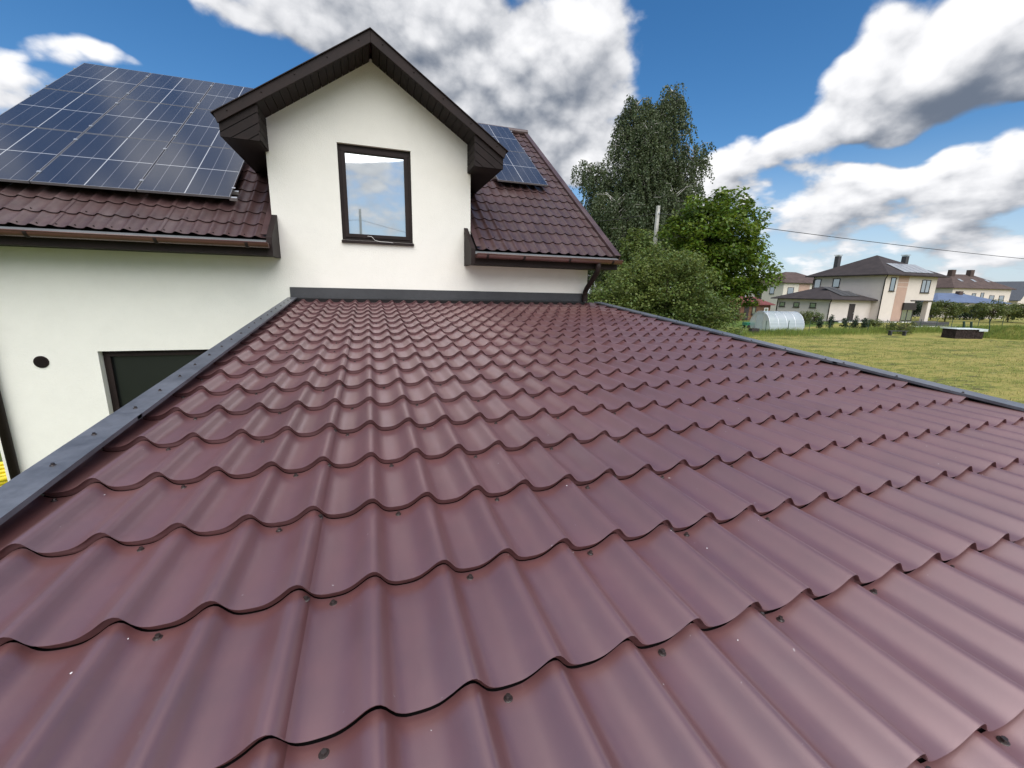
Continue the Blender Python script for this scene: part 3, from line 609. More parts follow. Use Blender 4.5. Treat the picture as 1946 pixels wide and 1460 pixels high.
# ------------------------------------------------------------------ trees
def cluster_crown(centres, n_each, rad_, size, r):
    P, N, U, S = [], [], [], []
    for c0, rr in zip(centres, rad_):
        n = max(4, int(n_each * r.uniform(.7, 1.3))); d = unit(r.normal(size=(n, 3))); q = d * (rr * r.uniform(.35, 1.0, (n, 1)) ** .6); q[:, 2] *= .65
        P.append(c0 + q); nn = unit(d * .5 + np.array([0, 0, .9]) + r.normal(0, .45, (n, 3))); u = r.normal(size=(n, 3)) + d * .8 + np.array([0, 0, -.4]); u = unit(u - nn * (u * nn).sum(1, keepdims=True)); N.append(nn); U.append(u); S.append(size * r.uniform(.6, 1.25, n))
    return np.vstack(P), np.vstack(N), np.vstack(U), np.concatenate(S)
def tree(name, label, cat, base, height, crown_z, radii, ncl, n_each, cl_r, size, leaf, bark='bark_dark', trunk_r=.15, seed=1, group=None, lobes=None, stems=1, shell=.45):
    r = np.random.default_rng(seed); base = np.array(base, float); root = empty(name, base, label, cat, group)
    cen = base + np.array([0, 0, crown_z]); C = []
    lob = lobes or [(0, 0, 0, 1, 1, 1)]
    wts = np.array([l[3] * l[4] * l[5] for l in lob]); wts = wts / wts.sum()
    for i in range(ncl):
        l = lob[r.choice(len(lob), p=wts)]; d = unit(r.normal(size=3)); k = r.uniform(shell, 1.0)
        a = np.array([d[0] * radii[0] * l[3], d[1] * radii[1] * l[4], d[2] * radii[2] * l[5]]) * k
        off = RT * l[0]; C.append(cen + np.array([off[0] + FW[0] * l[1], off[1] + FW[1] * l[1], l[2]]) + np.array([RT[0] * a[0] + FW[0] * a[1], RT[1] * a[0] + FW[1] * a[1], a[2]]))
    C = np.array(C); C[:, 2] = np.maximum(C[:, 2], base[2] + .25)
    P, N, U, S = cluster_crown(C, n_each, cl_r * r.uniform(.6, 1.3, len(C)), size, r)
    me = leaf_mesh('crown', P - base, N, U, S, .75); me.materials.append(MATS[leaf]); inst('crown', me, root, (0, 0, 0))
    tb = MB()
    for s_ in range(stems):
        o = np.array([r.normal(0, .25), r.normal(0, .25), 0]) if stems > 1 else np.zeros(3)
        top = cen + np.array([r.normal(0, .2), r.normal(0, .2), radii[2] * .5]); tb.tube([base + o, base + o * 1.3 + (top - base) * .4 + np.array([r.normal(0, .08), r.normal(0, .08), 0]), top], [trunk_r, trunk_r * .7, trunk_r * .2], 8)
    for c0 in C[:: max(1, len(C) // 36)]:
        st = base + (cen - base) * r.uniform(.45, 1.0); md = (st + c0) / 2 + np.array([0, 0, .12 * np.linalg.norm(c0 - st)]); tb.tube([st, md, c0], [trunk_r * .35, trunk_r * .2, trunk_r * .06], 5, False)
    tb.build('trunk', bark, root, smooth=True); return root

def birch(base, r):
    base = np.array(base, float); root = empty('birch_tree', base, 'tall grey-green weeping birch rising behind the utility pole', 'tree')
    L = lambda a, b, z: np.array([RT[0] * a + FW[0] * b, RT[1] * a + FW[1] * b, z])
    leaders = [([L(0, 0, 0), L(-.3, 0, 5), L(-1.2, .2, 11), L(-1.4, .2, 14.6), L(-1.15, .1, 16.9)], 1.0), ([L(0, 0, 0), L(.3, .2, 5.5), L(1.0, -.1, 11), L(1.35, 0, 15.0), L(1.4, .1, 17.7)], 1.0),
               ([L(.1, 0, 4), L(1.2, -.4, 8), L(2.2, -.6, 11), L(3.2, -.6, 13.6)], .55), ([L(-.1, 0, 4), L(-1.6, .3, 7.5), L(-3.2, .3, 10.5), L(-4.3, .2, 12.6)], .5), ([L(.2, 0, 7), L(.2, .6, 11), L(.2, .5, 16.7)], .95), ([L(.2, 0, 7), L(-.3, -.9, 11), L(-.5, -1.0, 15.0)], .7), ([L(.2, 0, 3), L(.6, -1.2, 6), L(1.6, -1.8, 10.5)], .6), ([L(-.2, 0, 3), L(-1.2, -1.2, 6), L(-2.6, -1.6, 10)], .6), ([L(.2, 0, 3), L(2, -.2, 6), L(3.0, -.2, 9.5)], .5), ([L(-.2, 0, 3), L(-2.4, .3, 5), L(-4.4, .3, 8.6)], .5)]
    tb = MB(); P, U = [], []
    def interp(pts, t):
        x = t * (len(pts) - 1); i = min(int(x), len(pts) - 2); return pts[i] + (pts[i + 1] - pts[i]) * (x - i)
    for pts, k in leaders:
        pts = [base + q for q in pts]; tb.tube(pts, list(np.linspace(.22 * k, .025, len(pts))), 8)
        nl = int(80 * k + 20); ga = r.uniform(0, 6)
        for i in range(nl):
            t = .22 + .78 * (i + r.random()) / nl; s = interp(pts, t); zrel = (s[2] - base[2]) / 18.5
            ga += 2.4; ln = (.5 + 3.3 * max(0, 1 - zrel) ** .75) * r.uniform(.6, 1.1) * (1 if k > .9 else .75); ln = min(ln, 3.4)
            d = np.array([math.cos(ga), math.sin(ga), 0]); lat = d[:2] @ RT
            m1 = s + d * ln * .5 + np.array([0, 0, ln * .42]); e = s + d * ln + np.array([0, 0, ln * .36]); limb = [s, m1, e]
            tb.tube(limb, [.045 * k + .01, .025, .008], 5, False)
            for j in range(int(7 + ln * 7.5)):
                q = interp(limb, r.uniform(.25, 1.0)) + r.normal(0, .10, 3); sl_ = r.uniform(.5, 1.9) * (1.15 if zrel < .6 else .75); nn = int(sl_ / .047)
                tt = np.linspace(0, 1, nn)[:, None]; dr = r.normal(0, .12, 2); sw = np.array([RT[0] * .10 + dr[0], RT[1] * .10 + dr[1], 0])
                out = d * .35 * sl_
                path = q + np.hstack([out[None, :2] * (tt ** .6) + sw[None, :2] * tt, -sl_ * tt ** 1.15]) + r.normal(0, .035, (nn, 3)); P.append(path)
                U.append(np.tile([0, 0, -1.0], (nn, 1)) + r.normal(0, .55, (nn, 3)))
    P = np.vstack(P); U = unit(np.vstack(U)); N = r.normal(size=P.shape); N = unit(N - U * (N * U).sum(1, keepdims=True))
    keep = r.random(len(P)) < min(1, 230000 / len(P)); P, U, N = P[keep], U[keep], N[keep]
    me = leaf_mesh('crown', P - base, N, U, .145 * r.uniform(.7, 1.25, len(P)), .72); me.materials.append(MATS['leaf_birch']); inst('crown', me, root, (0, 0, 0))
    tb.build('trunk', 'bark_birch', root, smooth=True)
birch(spot(1204, 34), np.random.default_rng(11))
# maple and fruit bush beyond the verge of the lean-to
tree('maple_tree', 'bright green maple with broad leaves beside the weeping birch', 'tree', spot(1340, 24), 9, 5.9, (2.6, 2.3, 2.7), 520, 60, .46, .19, 'leaf_maple', seed=3, trunk_r=.16,
     lobes=[(-.3, 0, .6, 1, 1, 1), (.95, 0, -1.2, .85, .9, .75), (-.6, -.3, -1.6, .9, .9, .8), (-.85, .2, 1.3, .55, .6, .62), (.75, 0, .9, .62, .6, .75), (2.1, 0, -1.9, .38, .4, .35)])
tree('leafy_shrub', 'dense light green fruit bush growing right behind the lean-to verge', 'shrub', spot(1240, 15.5), 5.4, 2.9, (2.35, 1.9, 2.25), 900, 70, .34, .095, 'leaf_bush', seed=5, trunk_r=.07, stems=5, shell=.5,
     lobes=[(0, 0, 0, 1, 1, 1), (-1.2, 0, -.5, .8, .9, .8), (1.1, 0, -.7, .85, .9, .75), (.1, 0, .9, .6, .7, .62)])
tree('young_tree', 'slim yellow-green young tree standing against the utility pole', 'tree', spot(1196, 19), 6.0, 4.3, (.95, .9, 1.9), 200, 55, .34, .13, 'leaf_bush', seed=6, trunk_r=.06)
# utility pole and its wires
def pole(loc, h, label, lean=(0, 0)):
    root = empty('utility_pole', loc, label, 'pole', None); b = np.array(loc, float); t = b + np.array([lean[0], lean[1], h])
    sh = MB(); u = [(-.11, -.11), (.11, -.11), (.11, .11), (-.11, .11)]
    sh.add([b + np.array([x, y, -.3]) for x, y in u] + [t + np.array([x * .72, y * .72, 0]) for x, y in u], [(0, 1, 5, 4), (1, 2, 6, 5), (2, 3, 7, 6), (3, 0, 4, 7), (4, 5, 6, 7)]).build('shaft', 'concrete', root, bevel=.015)
    MB().box(t[0] - .03, t[0] + .03, t[1] - .17, t[1] + .17, t[2] - .42, t[2] - .36).build('bracket', 'silver', root); return t
PB = spot(1226, 25.0); PTOP = at(1229, 391, 25.0); top1 = pole(PB, PTOP[2] - PB[2], 'weathered concrete utility pole half hidden in front of the birch')
PR = np.array([-.45, -20.5, 0.0]); top2 = pole(PR, 6.35 + Z0, 'concrete utility pole in the yard, mirrored in the dormer window', (.33, 0))
def wire(a, b, sag, label, r=.014):
    ts = np.linspace(0, 1, 40); pts = [np.array(a) + (np.array(b) - np.array(a)) * t - np.array([0, 0, sag * 4 * t * (1 - t)]) for t in ts]
    tag(MB().tube(pts, r, 5).build('power_line', 'black_line', smooth=True), label, 'cable')
wa = top1 - np.array([0, 0, .38]); wend = at(2350, 520, 46)
wire(wa, wend, .55, 'dark power line running from the birch-side pole out over the field', .020)
wire(wa, at(1000, 418, 30), .3, 'thin power line behind the roof verge, strung to the birch-side pole')
wire(top2 - np.array([0, 0, .75]), top2 + np.array([26, -7, -3.2]), .5, 'power line leaving the mirrored pole on its descending side'); wire(top2 - np.array([0, 0, .75]), top2 + np.array([-24, -3, -1.2]), .4, 'power line leaving the mirrored pole on its level side')
tree('spruce_tree', 'dark tall tree in the yard, mirrored in a corner of the dormer window', 'tree', (14.5, -24, 0), 15, 9.0, (3.4, 3.4, 7.0), 220, 40, 1.0, .5, 'leaf_dark', seed=9, trunk_r=.25)

# ------------------------------------------------------------------ neighbouring houses
mat('wall_cream', (0.60, 0.54, 0.48), .9, .2, var=.02, vs_=1.0, bump=.2, bs=60); mat('wall_pink', (0.42, 0.29, 0.23), .9, .2, var=.03, vs_=1.0); mat('wall_yellow', (0.58, 0.53, 0.45), .9, .2, var=.03)
mat('far_roof', (0.040, 0.032, 0.031), .8, .25, var=.12, vs_=1.2, bump=.3, bs=8); mat('far_roof_brown', (0.075, 0.052, 0.045), .8, .25, var=.12, vs_=1); mat('far_roof_blue', (0.085, 0.115, 0.19), .45, .5, var=.10, vs_=1); mat('far_roof_grey', (0.075, 0.082, 0.095), .6, .4, var=.1)
mat('far_roof_red', (0.14, 0.040, 0.038), .7, .3, var=.1); mat('shed_wood', (0.13, 0.070, 0.042), .8, .2, var=.2, vs_=2); mat('far_dark', (0.035, 0.028, 0.026), .6, .3, var=.1); mat('plinth', (0.06, 0.06, 0.062), .8, .2, var=.1); mat('white_paint', (0.7, 0.7, 0.68), .6, .3, var=.03)
mat('far_panel', (0.25, 0.26, 0.27), .25, .7, var=.06); mat('dark_green_paint', (0.02, 0.05, 0.035), .5, .4, var=.1); mat('cart_green', (0.02, 0.16, 0.09), .5, .4, var=.1)
mat('tarp', (0.50, 0.56, 0.56), .55, .4, var=.06, vs_=2); mat('old_brick', (0.032, 0.023, 0.021), .9, .2, var=.35, vs_=5, bump=.3, bs=30); mat('yellow_pipe', (0.75, 0.58, 0.02), .4, .5, var=.05)
class Frame:                                    # house-local axes: a to the right along one facade, b away along the other
    def __init__(s, o, ang): s.o = np.array(o, float); c, n = math.cos(rad(ang)), math.sin(rad(ang)); s.a = np.array([*(RT * c + FW * n), 0]); s.b = np.array([*(-RT * n + FW * c), 0])
    def p(s, a, b, z): return s.o + s.a * a + s.b * b + np.array([0, 0, z])
    def box(s, mb, a0, a1, b0, b1, z0, z1): return mb.obox(s.p(a0, b0, z0), s.a * (a1 - a0), s.b * (b1 - b0), (0, 0, z1 - z0))
    def hip(s, mb, a0, a1, b0, b1, z, rise, t=.14):
        h = min(a1 - a0, b1 - b0) / 2
        if a1 - a0 >= b1 - b0: r0, r1 = (a0 + h, (b0 + b1) / 2), (a1 - h, (b0 + b1) / 2)
        else: r0, r1 = ((a0 + a1) / 2, b0 + h), ((a0 + a1) / 2, b1 - h)
        V = [s.p(*q, z) for q in ((a0, b0), (a1, b0), (a1, b1), (a0, b1))] + [s.p(*q, z - t) for q in ((a0, b0), (a1, b0), (a1, b1), (a0, b1))] + [s.p(*r0, z + rise), s.p(*r1, z + rise)]
        F = [(4, 7, 6, 5), (0, 4, 5, 1), (1, 5, 6, 2), (2, 6, 7, 3), (3, 7, 4, 0)]
        F += [(0, 1, 9, 8), (2, 3, 8, 9), (1, 2, 9), (3, 0, 8)] if a1 - a0 >= b1 - b0 else [(0, 1, 8), (1, 2, 9, 8), (2, 3, 9), (3, 0, 8, 9)]
        return mb.add(V, F)
    def win(s, par, side, c0, w_, z0, z1, a=0, frame='far_dark', pane='pane_far', mull=False, base=0):
        # side 'a': on the facade b = base; side 'b': on the facade a = base (seen from outside)
        d = .07
        def bx(mb, p0, p1, q0, q1, o0, o1):
            if side == 'a': s.box(mb, p0, p1, base - o1, base - o0, q0, q1)
            else: s.box(mb, base - o1, base - o0, p0, p1, q0, q1)
        f = MB(); bx(f, c0 - w_ / 2, c0 + w_ / 2, z0, z0 + .09, -.02, d); bx(f, c0 - w_ / 2, c0 + w_ / 2, z1 - .09, z1, -.02, d); bx(f, c0 - w_ / 2, c0 - w_ / 2 + .09, z0 + .09, z1 - .09, -.02, d - .004); bx(f, c0 + w_ / 2 - .09, c0 + w_ / 2, z0 + .09, z1 - .09, -.02, d - .004)
        if mull: bx(f, c0 - .05, c0 + .05, z0 + .09, z1 - .09, -.02, d - .008)
        fo = f.build('window', frame, par); g = MB(); bx(g, c0 - w_ / 2 + .08, c0 + w_ / 2 - .08, z0 + .08, z1 - .08, .005, .03); g.build('pane', pane, fo)
        sl = MB(); bx(sl, c0 - w_ / 2 - .08, c0 + w_ / 2 + .08, z0 - .06, z0 - .003, 0, .14); sl.build('sill', frame, fo)
# big two-storey neighbour with a low garage wing
KG = spot(1571, 59.0); FN = Frame(KG, 16.0)
nb = empty('neighbour_house', KG, 'two-storey beige house with dark hipped roof, garage wing and two chimneys', 'house')
m = MB(); FN.box(m, 0, 7.9, 0, 8.3, 0, 3.0); m.build('garage_wall', 'wall_cream', nb)
HA0, HA1, HB0, HB1 = 7.8, 18.2, -1.1, 9.4; HE = 6.55
m = MB(); FN.box(m, HA0, HA1 - 3.6, HB0, HB1, 0, HE - .1); m.build('wall', 'wall_cream', nb)
m = MB(); FN.box(m, HA1 - 3.6, HA1, HB0, HB1, 3.05, HE - .1); m.build('upper_wall', 'wall_cream', nb)
m = MB(); FN.box(m, HA1 - 3.6, HA1, HB0 + 3.2, HB1, 0, 3.05); m.build('lower_wall', 'wall_cream', nb)
m = MB(); FN.box(m, HA1 - .75, HA1 - .05, HB0 + .05, HB0 + .7, 0, 3.05); m.build('column', 'wall_cream', nb)
m = MB(); FN.box(m, HA0 + 2.6, HA0 + 4.6, HB0 - .03, HB0, 0, HE - .12); m.build('stripe_panel', 'wall_pink', nb)
for z in (4.9, 5.5): m = MB(); FN.box(m, HA0 + 2.6, HA0 + 4.6, HB0 - .036, HB0 - .03, z, z + .05); m.build('joint_line', 'wall_cream', nb)
m = MB(); FN.box(m, HA1 - 4.6, HA1 + .05, HB0 - .06, HB0, 3.0, 3.14); m.build('band', 'far_dark', nb)
m = MB(); FN.box(m, -.05, HA1 + 1.2, -1.6, 0, 0, .14); m.build('terrace', 'plinth', nb); m = MB(); FN.box(m, -.05, HA1 + 1.2, -1.75, -1.6, -.1, .09); m.build('terrace_edge', 'white_paint', nb)
m = MB(); FN.hip(m, -.75, 8.1, -.75, 9.0, 3.05, 1.75); gr = m.build('garage_roof', 'far_roof', nb)
m = MB(); FN.hip(m, HA0 - .85, HA1 + .85, HB0 - .85, HB1 + .85, HE, 3.1); rf = m.build('roof', 'far_roof', nb)
for (u, f_, w_) in ((1588, 70.0, .62), (1715, 66.0, .62)):
    q = at(u, 517, f_); q2 = at(u, 487, f_); b_ = MB().obox(np.array([q[0], q[1], q[2] - .4]) - FN.a * w_ / 2 - FN.b * w_ / 2, FN.a * w_, FN.b * w_, (0, 0, q2[2] - q[2] + .4)).build('chimney', 'plinth', nb)
    MB().obox(np.array([q[0], q[1], q2[2] + .10]) - FN.a * .42 - FN.b * .42, FN.a * .84, FN.b * .84, (0, 0, .10)).build('chimney_cap', 'silver', b_)
for b_ in (7.4, 5.0, 2.4): FN.win(nb, 'b', b_, .95, 1.75, 2.45, base=0)
FN.win(nb, 'b', 8.6, 1.1, 4.7, 6.1, base=HA0); FN.win(nb, 'b', 5.6, 1.1, 4.8, 6.1, base=HA0)
FN.win(nb, 'a', HA0 + 1.6, 1.0, 4.3, 6.15, base=HB0); FN.win(nb, 'a', HA1 - 2.2, 1.8, 4.2, 6.0, base=HB0, mull=True)
m = MB(); FN.box(m, 3.6, 4.7, -.05, 0, .14, 2.45); dr = m.build('door', 'far_dark', nb); m = MB(); FN.box(m, 4.5, 4.58, -.09, -.05, 1.1, 1.25); m.build('handle', 'silver', dr)
FN.win(nb, 'a', HA0 + 5.6, 2.3, .2, 2.6, base=HB0, mull=True)
m = MB(); FN.box(m, HA0 + 4.3, HA0 + 6.8, HB0 - .30, HB0 - .08, 1.75, 2.75); m.build('roller_shutter', 'far_dark', nb)
for a_, b_, z_ in ((-.06, -.06, 3.0), (-.1, 8.25, 3.0), (HA0 - .08, HB0 - .08, HE - .1), (HA0 - .08, HB1 - .1, HE - .1)):
    MB().tube([FN.p(a_ - .5, b_ - .5, z_ - .1), FN.p(a_, b_, z_ - .6), FN.p(a_, b_, 0)], .065, 8).build('downpipe', 'far_dark', nb, smooth=True)
# dark solar sheets on the garage roof and bright ones on the main roof
def on_hip(F, a0, a1, b0, b1, z, rise, side, p0, p1, q0, q1, h=.07):   # quad on the hip side; p along the eave, q from eave (0) to ridge (1)
    hh = min(a1 - a0, b1 - b0) / 2
    def pt(p, q):
        if side == 'a': return F.p(p, b0 + q * hh, z + q * rise + h)
        if side == 'b+': return F.p(a1 - q * hh, p, z + q * rise + h)
    return [pt(p0, q0), pt(p1, q0), pt(p1, q1), pt(p0, q1)]
for i, (p0_, p1_, q0_, q1_) in enumerate([(2.2, 3.3, .22, .92), (3.4, 4.5, .22, .92), (4.6, 5.7, .22, .60)]):
    o = MB().prism(on_hip(FN, -.75, 8.1, -.75, 9.0, 3.05, 1.75, 'a', p0_, p1_, q0_, q1_), (0, 0, .04)).build('solar_panel', 'plinth'); tag(o, 'dull grey solar panel on the garage roof of the beige house', 'solar panel', 'panels on the garage roof')
for i, p0_ in enumerate((9.6, 10.8, 12.0, 13.2, 14.4)):
    o = MB().prism(on_hip(FN, HA0 - .85, HA1 + .85, HB0 - .85, HB1 + .85, HE, 3.1, 'a', p0_ + 1.2, p0_ + 2.3, .10, .52), (0, 0, .04)).build('solar_panel', 'far_panel'); tag(o, 'pale reflecting solar panel on the main roof of the beige house', 'solar panel', 'panels on the beige house roof')
def simple_house(name, label, u, f_, ang, A, B, z1, rise, wallm, roofm, wins=(), ov=.6, chim=(), base=0.0, gable=False):
    o = spot(u, f_); o[2] += base; F = Frame(o, ang); h = empty(name, o, label, 'house')
    m = MB(); F.box(m, 0, A, 0, B, 0, z1); 
    if gable: m.prism([F.p(0, 0, z1), F.p(A, 0, z1), F.p(A / 2, 0, z1 + rise * .92)], F.b * B)
    m.build('wall', wallm, h)
    m = MB()
    if gable:
        for sg in (0, 1):
            e = A + ov if sg else -ov; m.prism([F.p(e, -ov, z1 - ov * rise / (A / 2)), F.p(A / 2, -ov, z1 + rise), F.p(A / 2, -ov, z1 + rise + .16), F.p(e, -ov, z1 - ov * rise / (A / 2) + .16)], F.b * (B + 2 * ov))
    else: F.hip(m, -ov, A + ov, -ov, B + ov, z1 + .05, rise)
    rf = m.build('roof', roofm, h)
    for (side, c0, w_, za, zb_) in wins: F.win(h, side, c0, w_, za, zb_, base=0)
    for (a_, b_, w_, zt_) in chim: m = MB(); F.box(m, a_, a_ + w_, b_, b_ + w_, z1 + rise * .3, zt_); m.build('chimney', 'far_roof_brown', rf)
    return F, h
F2, h2 = simple_house('neighbour_house', 'yellowish two-storey house with brown roof partly hidden by the maple', 1482, 97, 14, 13, 10, 6.4, 2.6, 'wall_yellow', 'far_roof_brown', [('a', 2.0, 1.7, 3.9, 5.4), ('a', 8.5, 1.2, 3.9, 5.4), ('b', 3, 1.3, 3.9, 5.5), ('b', 7, 1.6, 3.5, 5.6)])
m = MB(); F2.box(m, -.03, .0, 5.8, 7.8, 2.6, 6.2); m.build('dark_recess_panel', 'far_dark', h2)  # flat dark slab on the wall, its colour stands in for recess shade
m = MB(); F2.box(m, 4.2, 7.2, -.03, 0, 3.3, 6.2); m.build('stripe_panel', 'wall_pink', h2)
F3, h3 = simple_house('neighbour_house', 'pale house with wide brown hipped roof beyond the blue roof', 1800, 108, 8, 17.5, 11, 6.2, 3.6, 'wall_cream', 'far_roof_brown', [('a', 3.0, 1.2, 3.4, 5.0), ('a', 6.5, 1.2, 3.4, 5.0), ('a', 9.0, 1.0, 3.6, 5.2), ('a', 12.0, 1.5, 2.6, 4.6), ('a', 15.0, 1.5, 2.6, 4.6)], chim=[(4.6, 4.5, 1.1, 10.9), (10.3, 4.5, 1.1, 11.0)], base=.2)
for a_ in (3.2, 7.2, 11.4): MB().prism(on_hip(F3, -.6, 18.1, -.6, 11.6, 6.25, 3.6, 'a', a_ + 1.5, a_ + 2.3, .45, .62, .05), (0, 0, .05)).build('skylight', 'far_panel', h3)
F4, h4 = simple_house('bungalow', 'low bungalow with a shiny blue-grey hipped roof behind the garden hedge', 1776, 82, 4, 14.0, 9, 2.9, 1.75, 'wall_cream', 'far_roof_blue', [('a', 3, 1.6, .9, 2.2), ('a', 6.2, 1.6, .9, 2.2), ('a', 10, 1.6, .9, 2.2)], chim=[(8.2, 3.6, .8, 5.1)])
F5, h5 = simple_house('gabled_house', 'slate-grey steep gabled house at the far end of the row', 1928, 118, 20, 9.0, 13, 4.2, 4.6, 'wall_cream', 'far_roof_grey', [('a', 4.5, 1.8, 4.3, 6.0)], gable=True)
SH = spot(1404, 57); FS = Frame(SH, 20); sh = empty('garden_shed', SH, 'brown wooden garden shed with dark red roof below the maple', 'shed')
m = MB(); FS.box(m, 0, 5.4, 0, 3.2, 0, 2.1); m.build('wall', 'shed_wood', sh); m = MB(); FS.hip(m, -.4, 5.8, -.4, 3.6, 2.15, 1.0, .10); m.build('roof', 'far_roof_red', sh)
m = MB(); FS.box(m, .7, 1.5, -.04, 0, .1, 1.9); m.build('door', 'far_dark', sh); FS.win(sh, 'a', 2.4, .7, .8, 1.8, base=0); FS.win(sh, 'a', 4.6, .7, .9, 1.7, base=0, frame='white_paint')
# polycarbonate greenhouse
gm = bpy.data.materials.new('polycarbonate'); gm.use_nodes = True; k = NT(gm.node_tree); b_ = k.n['Principled BSDF']; tcg = k.new('ShaderNodeTexCoord')
k.put(b_.inputs['Base Color'], k.mix(k.noise(tcg.outputs['Object'], 2, 3), (.50, .55, .60), (.60, .66, .70))); b_.inputs['Roughness'].default_value = .16; b_.inputs['Specular IOR Level'].default_value = .9; b_.inputs['Coat Weight'].default_value = .6
tb_ = k.new('ShaderNodeBsdfTransparent'); mxg = k.new('ShaderNodeMixShader'); mxg.inputs[0].default_value = .52; k.l.new(tb_.outputs[0], mxg.inputs[1]); k.l.new(b_.outputs[0], mxg.inputs[2]); k.l.new(mxg.outputs[0], k.n['Material Output'].inputs[0]); MATS['polycarbonate'] = gm
GH = spot(1462, 42.3); FG = Frame(GH, 10); gh = empty('greenhouse', GH, 'arched clear plastic greenhouse standing on the lawn behind the wire fence', 'greenhouse')
arc = [(1.5 - 1.5 * math.cos(t), 1.98 * math.sin(t) ** .85) for t in np.linspace(0, math.pi, 17)]
for i0 in range(2):
    m = MB(); a0, a1 = i0 * 1.98, i0 * 1.98 + 1.96
    for (b0, z0), (b1, z1) in zip(arc[:-1], arc[1:]): m.add([FG.p(a0, b0, z0), FG.p(a1, b0, z0), FG.p(a1, b1, z1), FG.p(a0, b1, z1)], [(0, 1, 2, 3)])
    m.build('cover_sheet', 'polycarbonate', gh, smooth=True)
for a0 in (0, 3.94): m = MB(); m.add([FG.p(a0, b0, z0) for b0, z0 in arc], [tuple(range(len(arc)))]); m.build('end_wall', 'polycarbonate', gh)
for a0 in (0, 1.0, 1.97, 2.95, 3.94): MB().tube([FG.p(a0, b0, z0) for b0, z0 in arc], .022, 6).build('rib', 'silver', gh, smooth=True)
m = MB(); FG.box(m, -.02, .0, 1.0, 2.0, .05, 1.75); dd = m.build('door', 'polycarbonate', gh)
for q in ((FG.p(-.03, 1.0, 0), FG.p(-.03, 1.0, 1.78), FG.p(-.03, 2.0, 1.78), FG.p(-.03, 2.0, 0)),): MB().tube(q, .02, 6).build('door_frame', 'silver', dd)
# wire fence
fa, fb_ = G(1409, 637), G(1806, 628); fe = empty('wire_fence', fa, 'dark green wire fence on thin posts between field and gardens', 'fence')
pts = [fa + (fb_ - fa) * t for t in np.linspace(0, 1, 12)]; fc = G(1946, 622); pts += [fb_ + (fc - fb_) * t for t in (.33, .66, 1.0)]
for q in pts: q[2] = gz(q[0], q[1]); MB().tube([q + np.array([0, 0, -.2]), q + np.array([0, 0, 1.28])], .026, 6).build('post', 'dark_green_paint', fe)
for hgt in (.12, .40, .68, .96, 1.22): MB().tube([q + np.array([0, 0, hgt]) for q in pts], .0035, 4, False).build('wire', 'dark_green_paint', fe)
# things at the garden edge
def crate(u, v, w_, d_, h_, name, label, cat, m_):
    q = G(u, v); F = Frame(q, 8); o = empty(name, q, label, cat); t = .04
    for (a0, a1, b0, b1) in ((0, w_, 0, t), (0, w_, d_ - t, d_), (0, t, t, d_ - t), (w_ - t, w_, t, d_ - t)): m = MB(); F.box(m, a0, a1, b0, b1, 0, h_); m.build('side_panel', m_, o)
    m = MB(); F.box(m, t, w_ - t, t, d_ - t, 0, h_ - .08); m.build('soil', 'dark_void', o); return F, o
crate(1428, 636, .75, .5, .55, 'garden_tub', 'small black square tub standing before the wire fence', 'tub', 'far_dark')
q = G(1418, 625); FC = Frame(q, 10); ct = empty('garden_cart', q, 'green garden cart on the lawn beside the greenhouse', 'cart'); m = MB(); FC.box(m, 0, 1.2, 0, .7, .35, .65); m.build('tray', 'cart_green', ct)
for a_ in (.25, .95): MB().tube([FC.p(a_, -.05, .2), FC.p(a_, -.01, .2)], .2, 12).build('wheel', 'far_dark', ct); MB().tube([FC.p(a_, .71, .2), FC.p(a_, .75, .2)], .2, 12).build('wheel', 'far_dark', ct)
MB().tube([FC.p(1.2, .35, .5), FC.p(1.7, .35, .85)], .025, 6).build('handle', 'far_dark', ct)
q = G(1814, 644); FP = Frame(q, 6); st = empty('brick_pile', q, 'dark weathered brick pile covered with a pale sheet at the field edge', 'pile')
for r_ in range(6):
    a_ = .0 if r_ % 2 == 0 else -.14
    while a_ < 2.95:
        x0, x1 = max(a_, 0) + .008, min(a_ + .29, 2.95) - .008
        if x1 - x0 > .05: m = MB(); FP.box(m, x0, x1, random.uniform(-.02, .02), 1.2, .004 + r_ * .145, r_ * .145 + .138); m.build('brick', 'old_brick', st)
        a_ += .30
m = MB(); FP.box(m, -.08, 3.1, -.12, 1.35, .875, .93); m.build('cover_sheet', 'tarp', st); m = MB(); FP.box(m, 2.2, 3.12, -.14, -.12, .72, .93); m.build('sheet_flap', 'tarp', st)
for u_, v0_, v1_, r_ in ((1832, 626, 611, .10), (1846, 626, 612, .10), (1881, 626, 605, .04)):
    q = spot(u_, 44); t = at(u_, v1_, 44); tag(MB().tube([q - np.array([0, 0, .2]), t], r_, 8).build('fence_post', 'dark_green_paint'), 'thick dark green post behind the sheeted brick pile' if r_ > .05 else 'thin tall green post beside the sheeted brick pile', 'post', 'thick posts behind the pile' if r_ > .05 else None)
q = spot(1690, 41); FB = Frame(q, 5); bn_ = empty('garden_bench', q, 'low grey wooden bench in tall grass before the wire fence', 'bench'); m = MB(); FB.box(m, 0, 1.9, 0, .14, .42, .48); m.build('slat', 'plinth', bn_); m = MB(); FB.box(m, 0, 1.9, .18, .32, .42, .48); m.build('slat', 'plinth', bn_)
for a_ in (.15, 1.65): m = MB(); FB.box(m, a_, a_ + .1, 0, .32, 0, .42); m.build('leg', 'plinth', bn_)
q = spot(1735, 52); FL = Frame(q, 12); lw_ = empty('low_wall', q, 'low dark grey wall with a white base strip right of the beige house', 'wall'); m = MB(); FL.box(m, 0, 5.6, 0, .2, .12, .62); m.build('coping', 'plinth', lw_); m = MB(); FL.box(m, -.2, 7.0, -.25, .3, 0, .12); m.build('base_strip', 'white_paint', lw_)
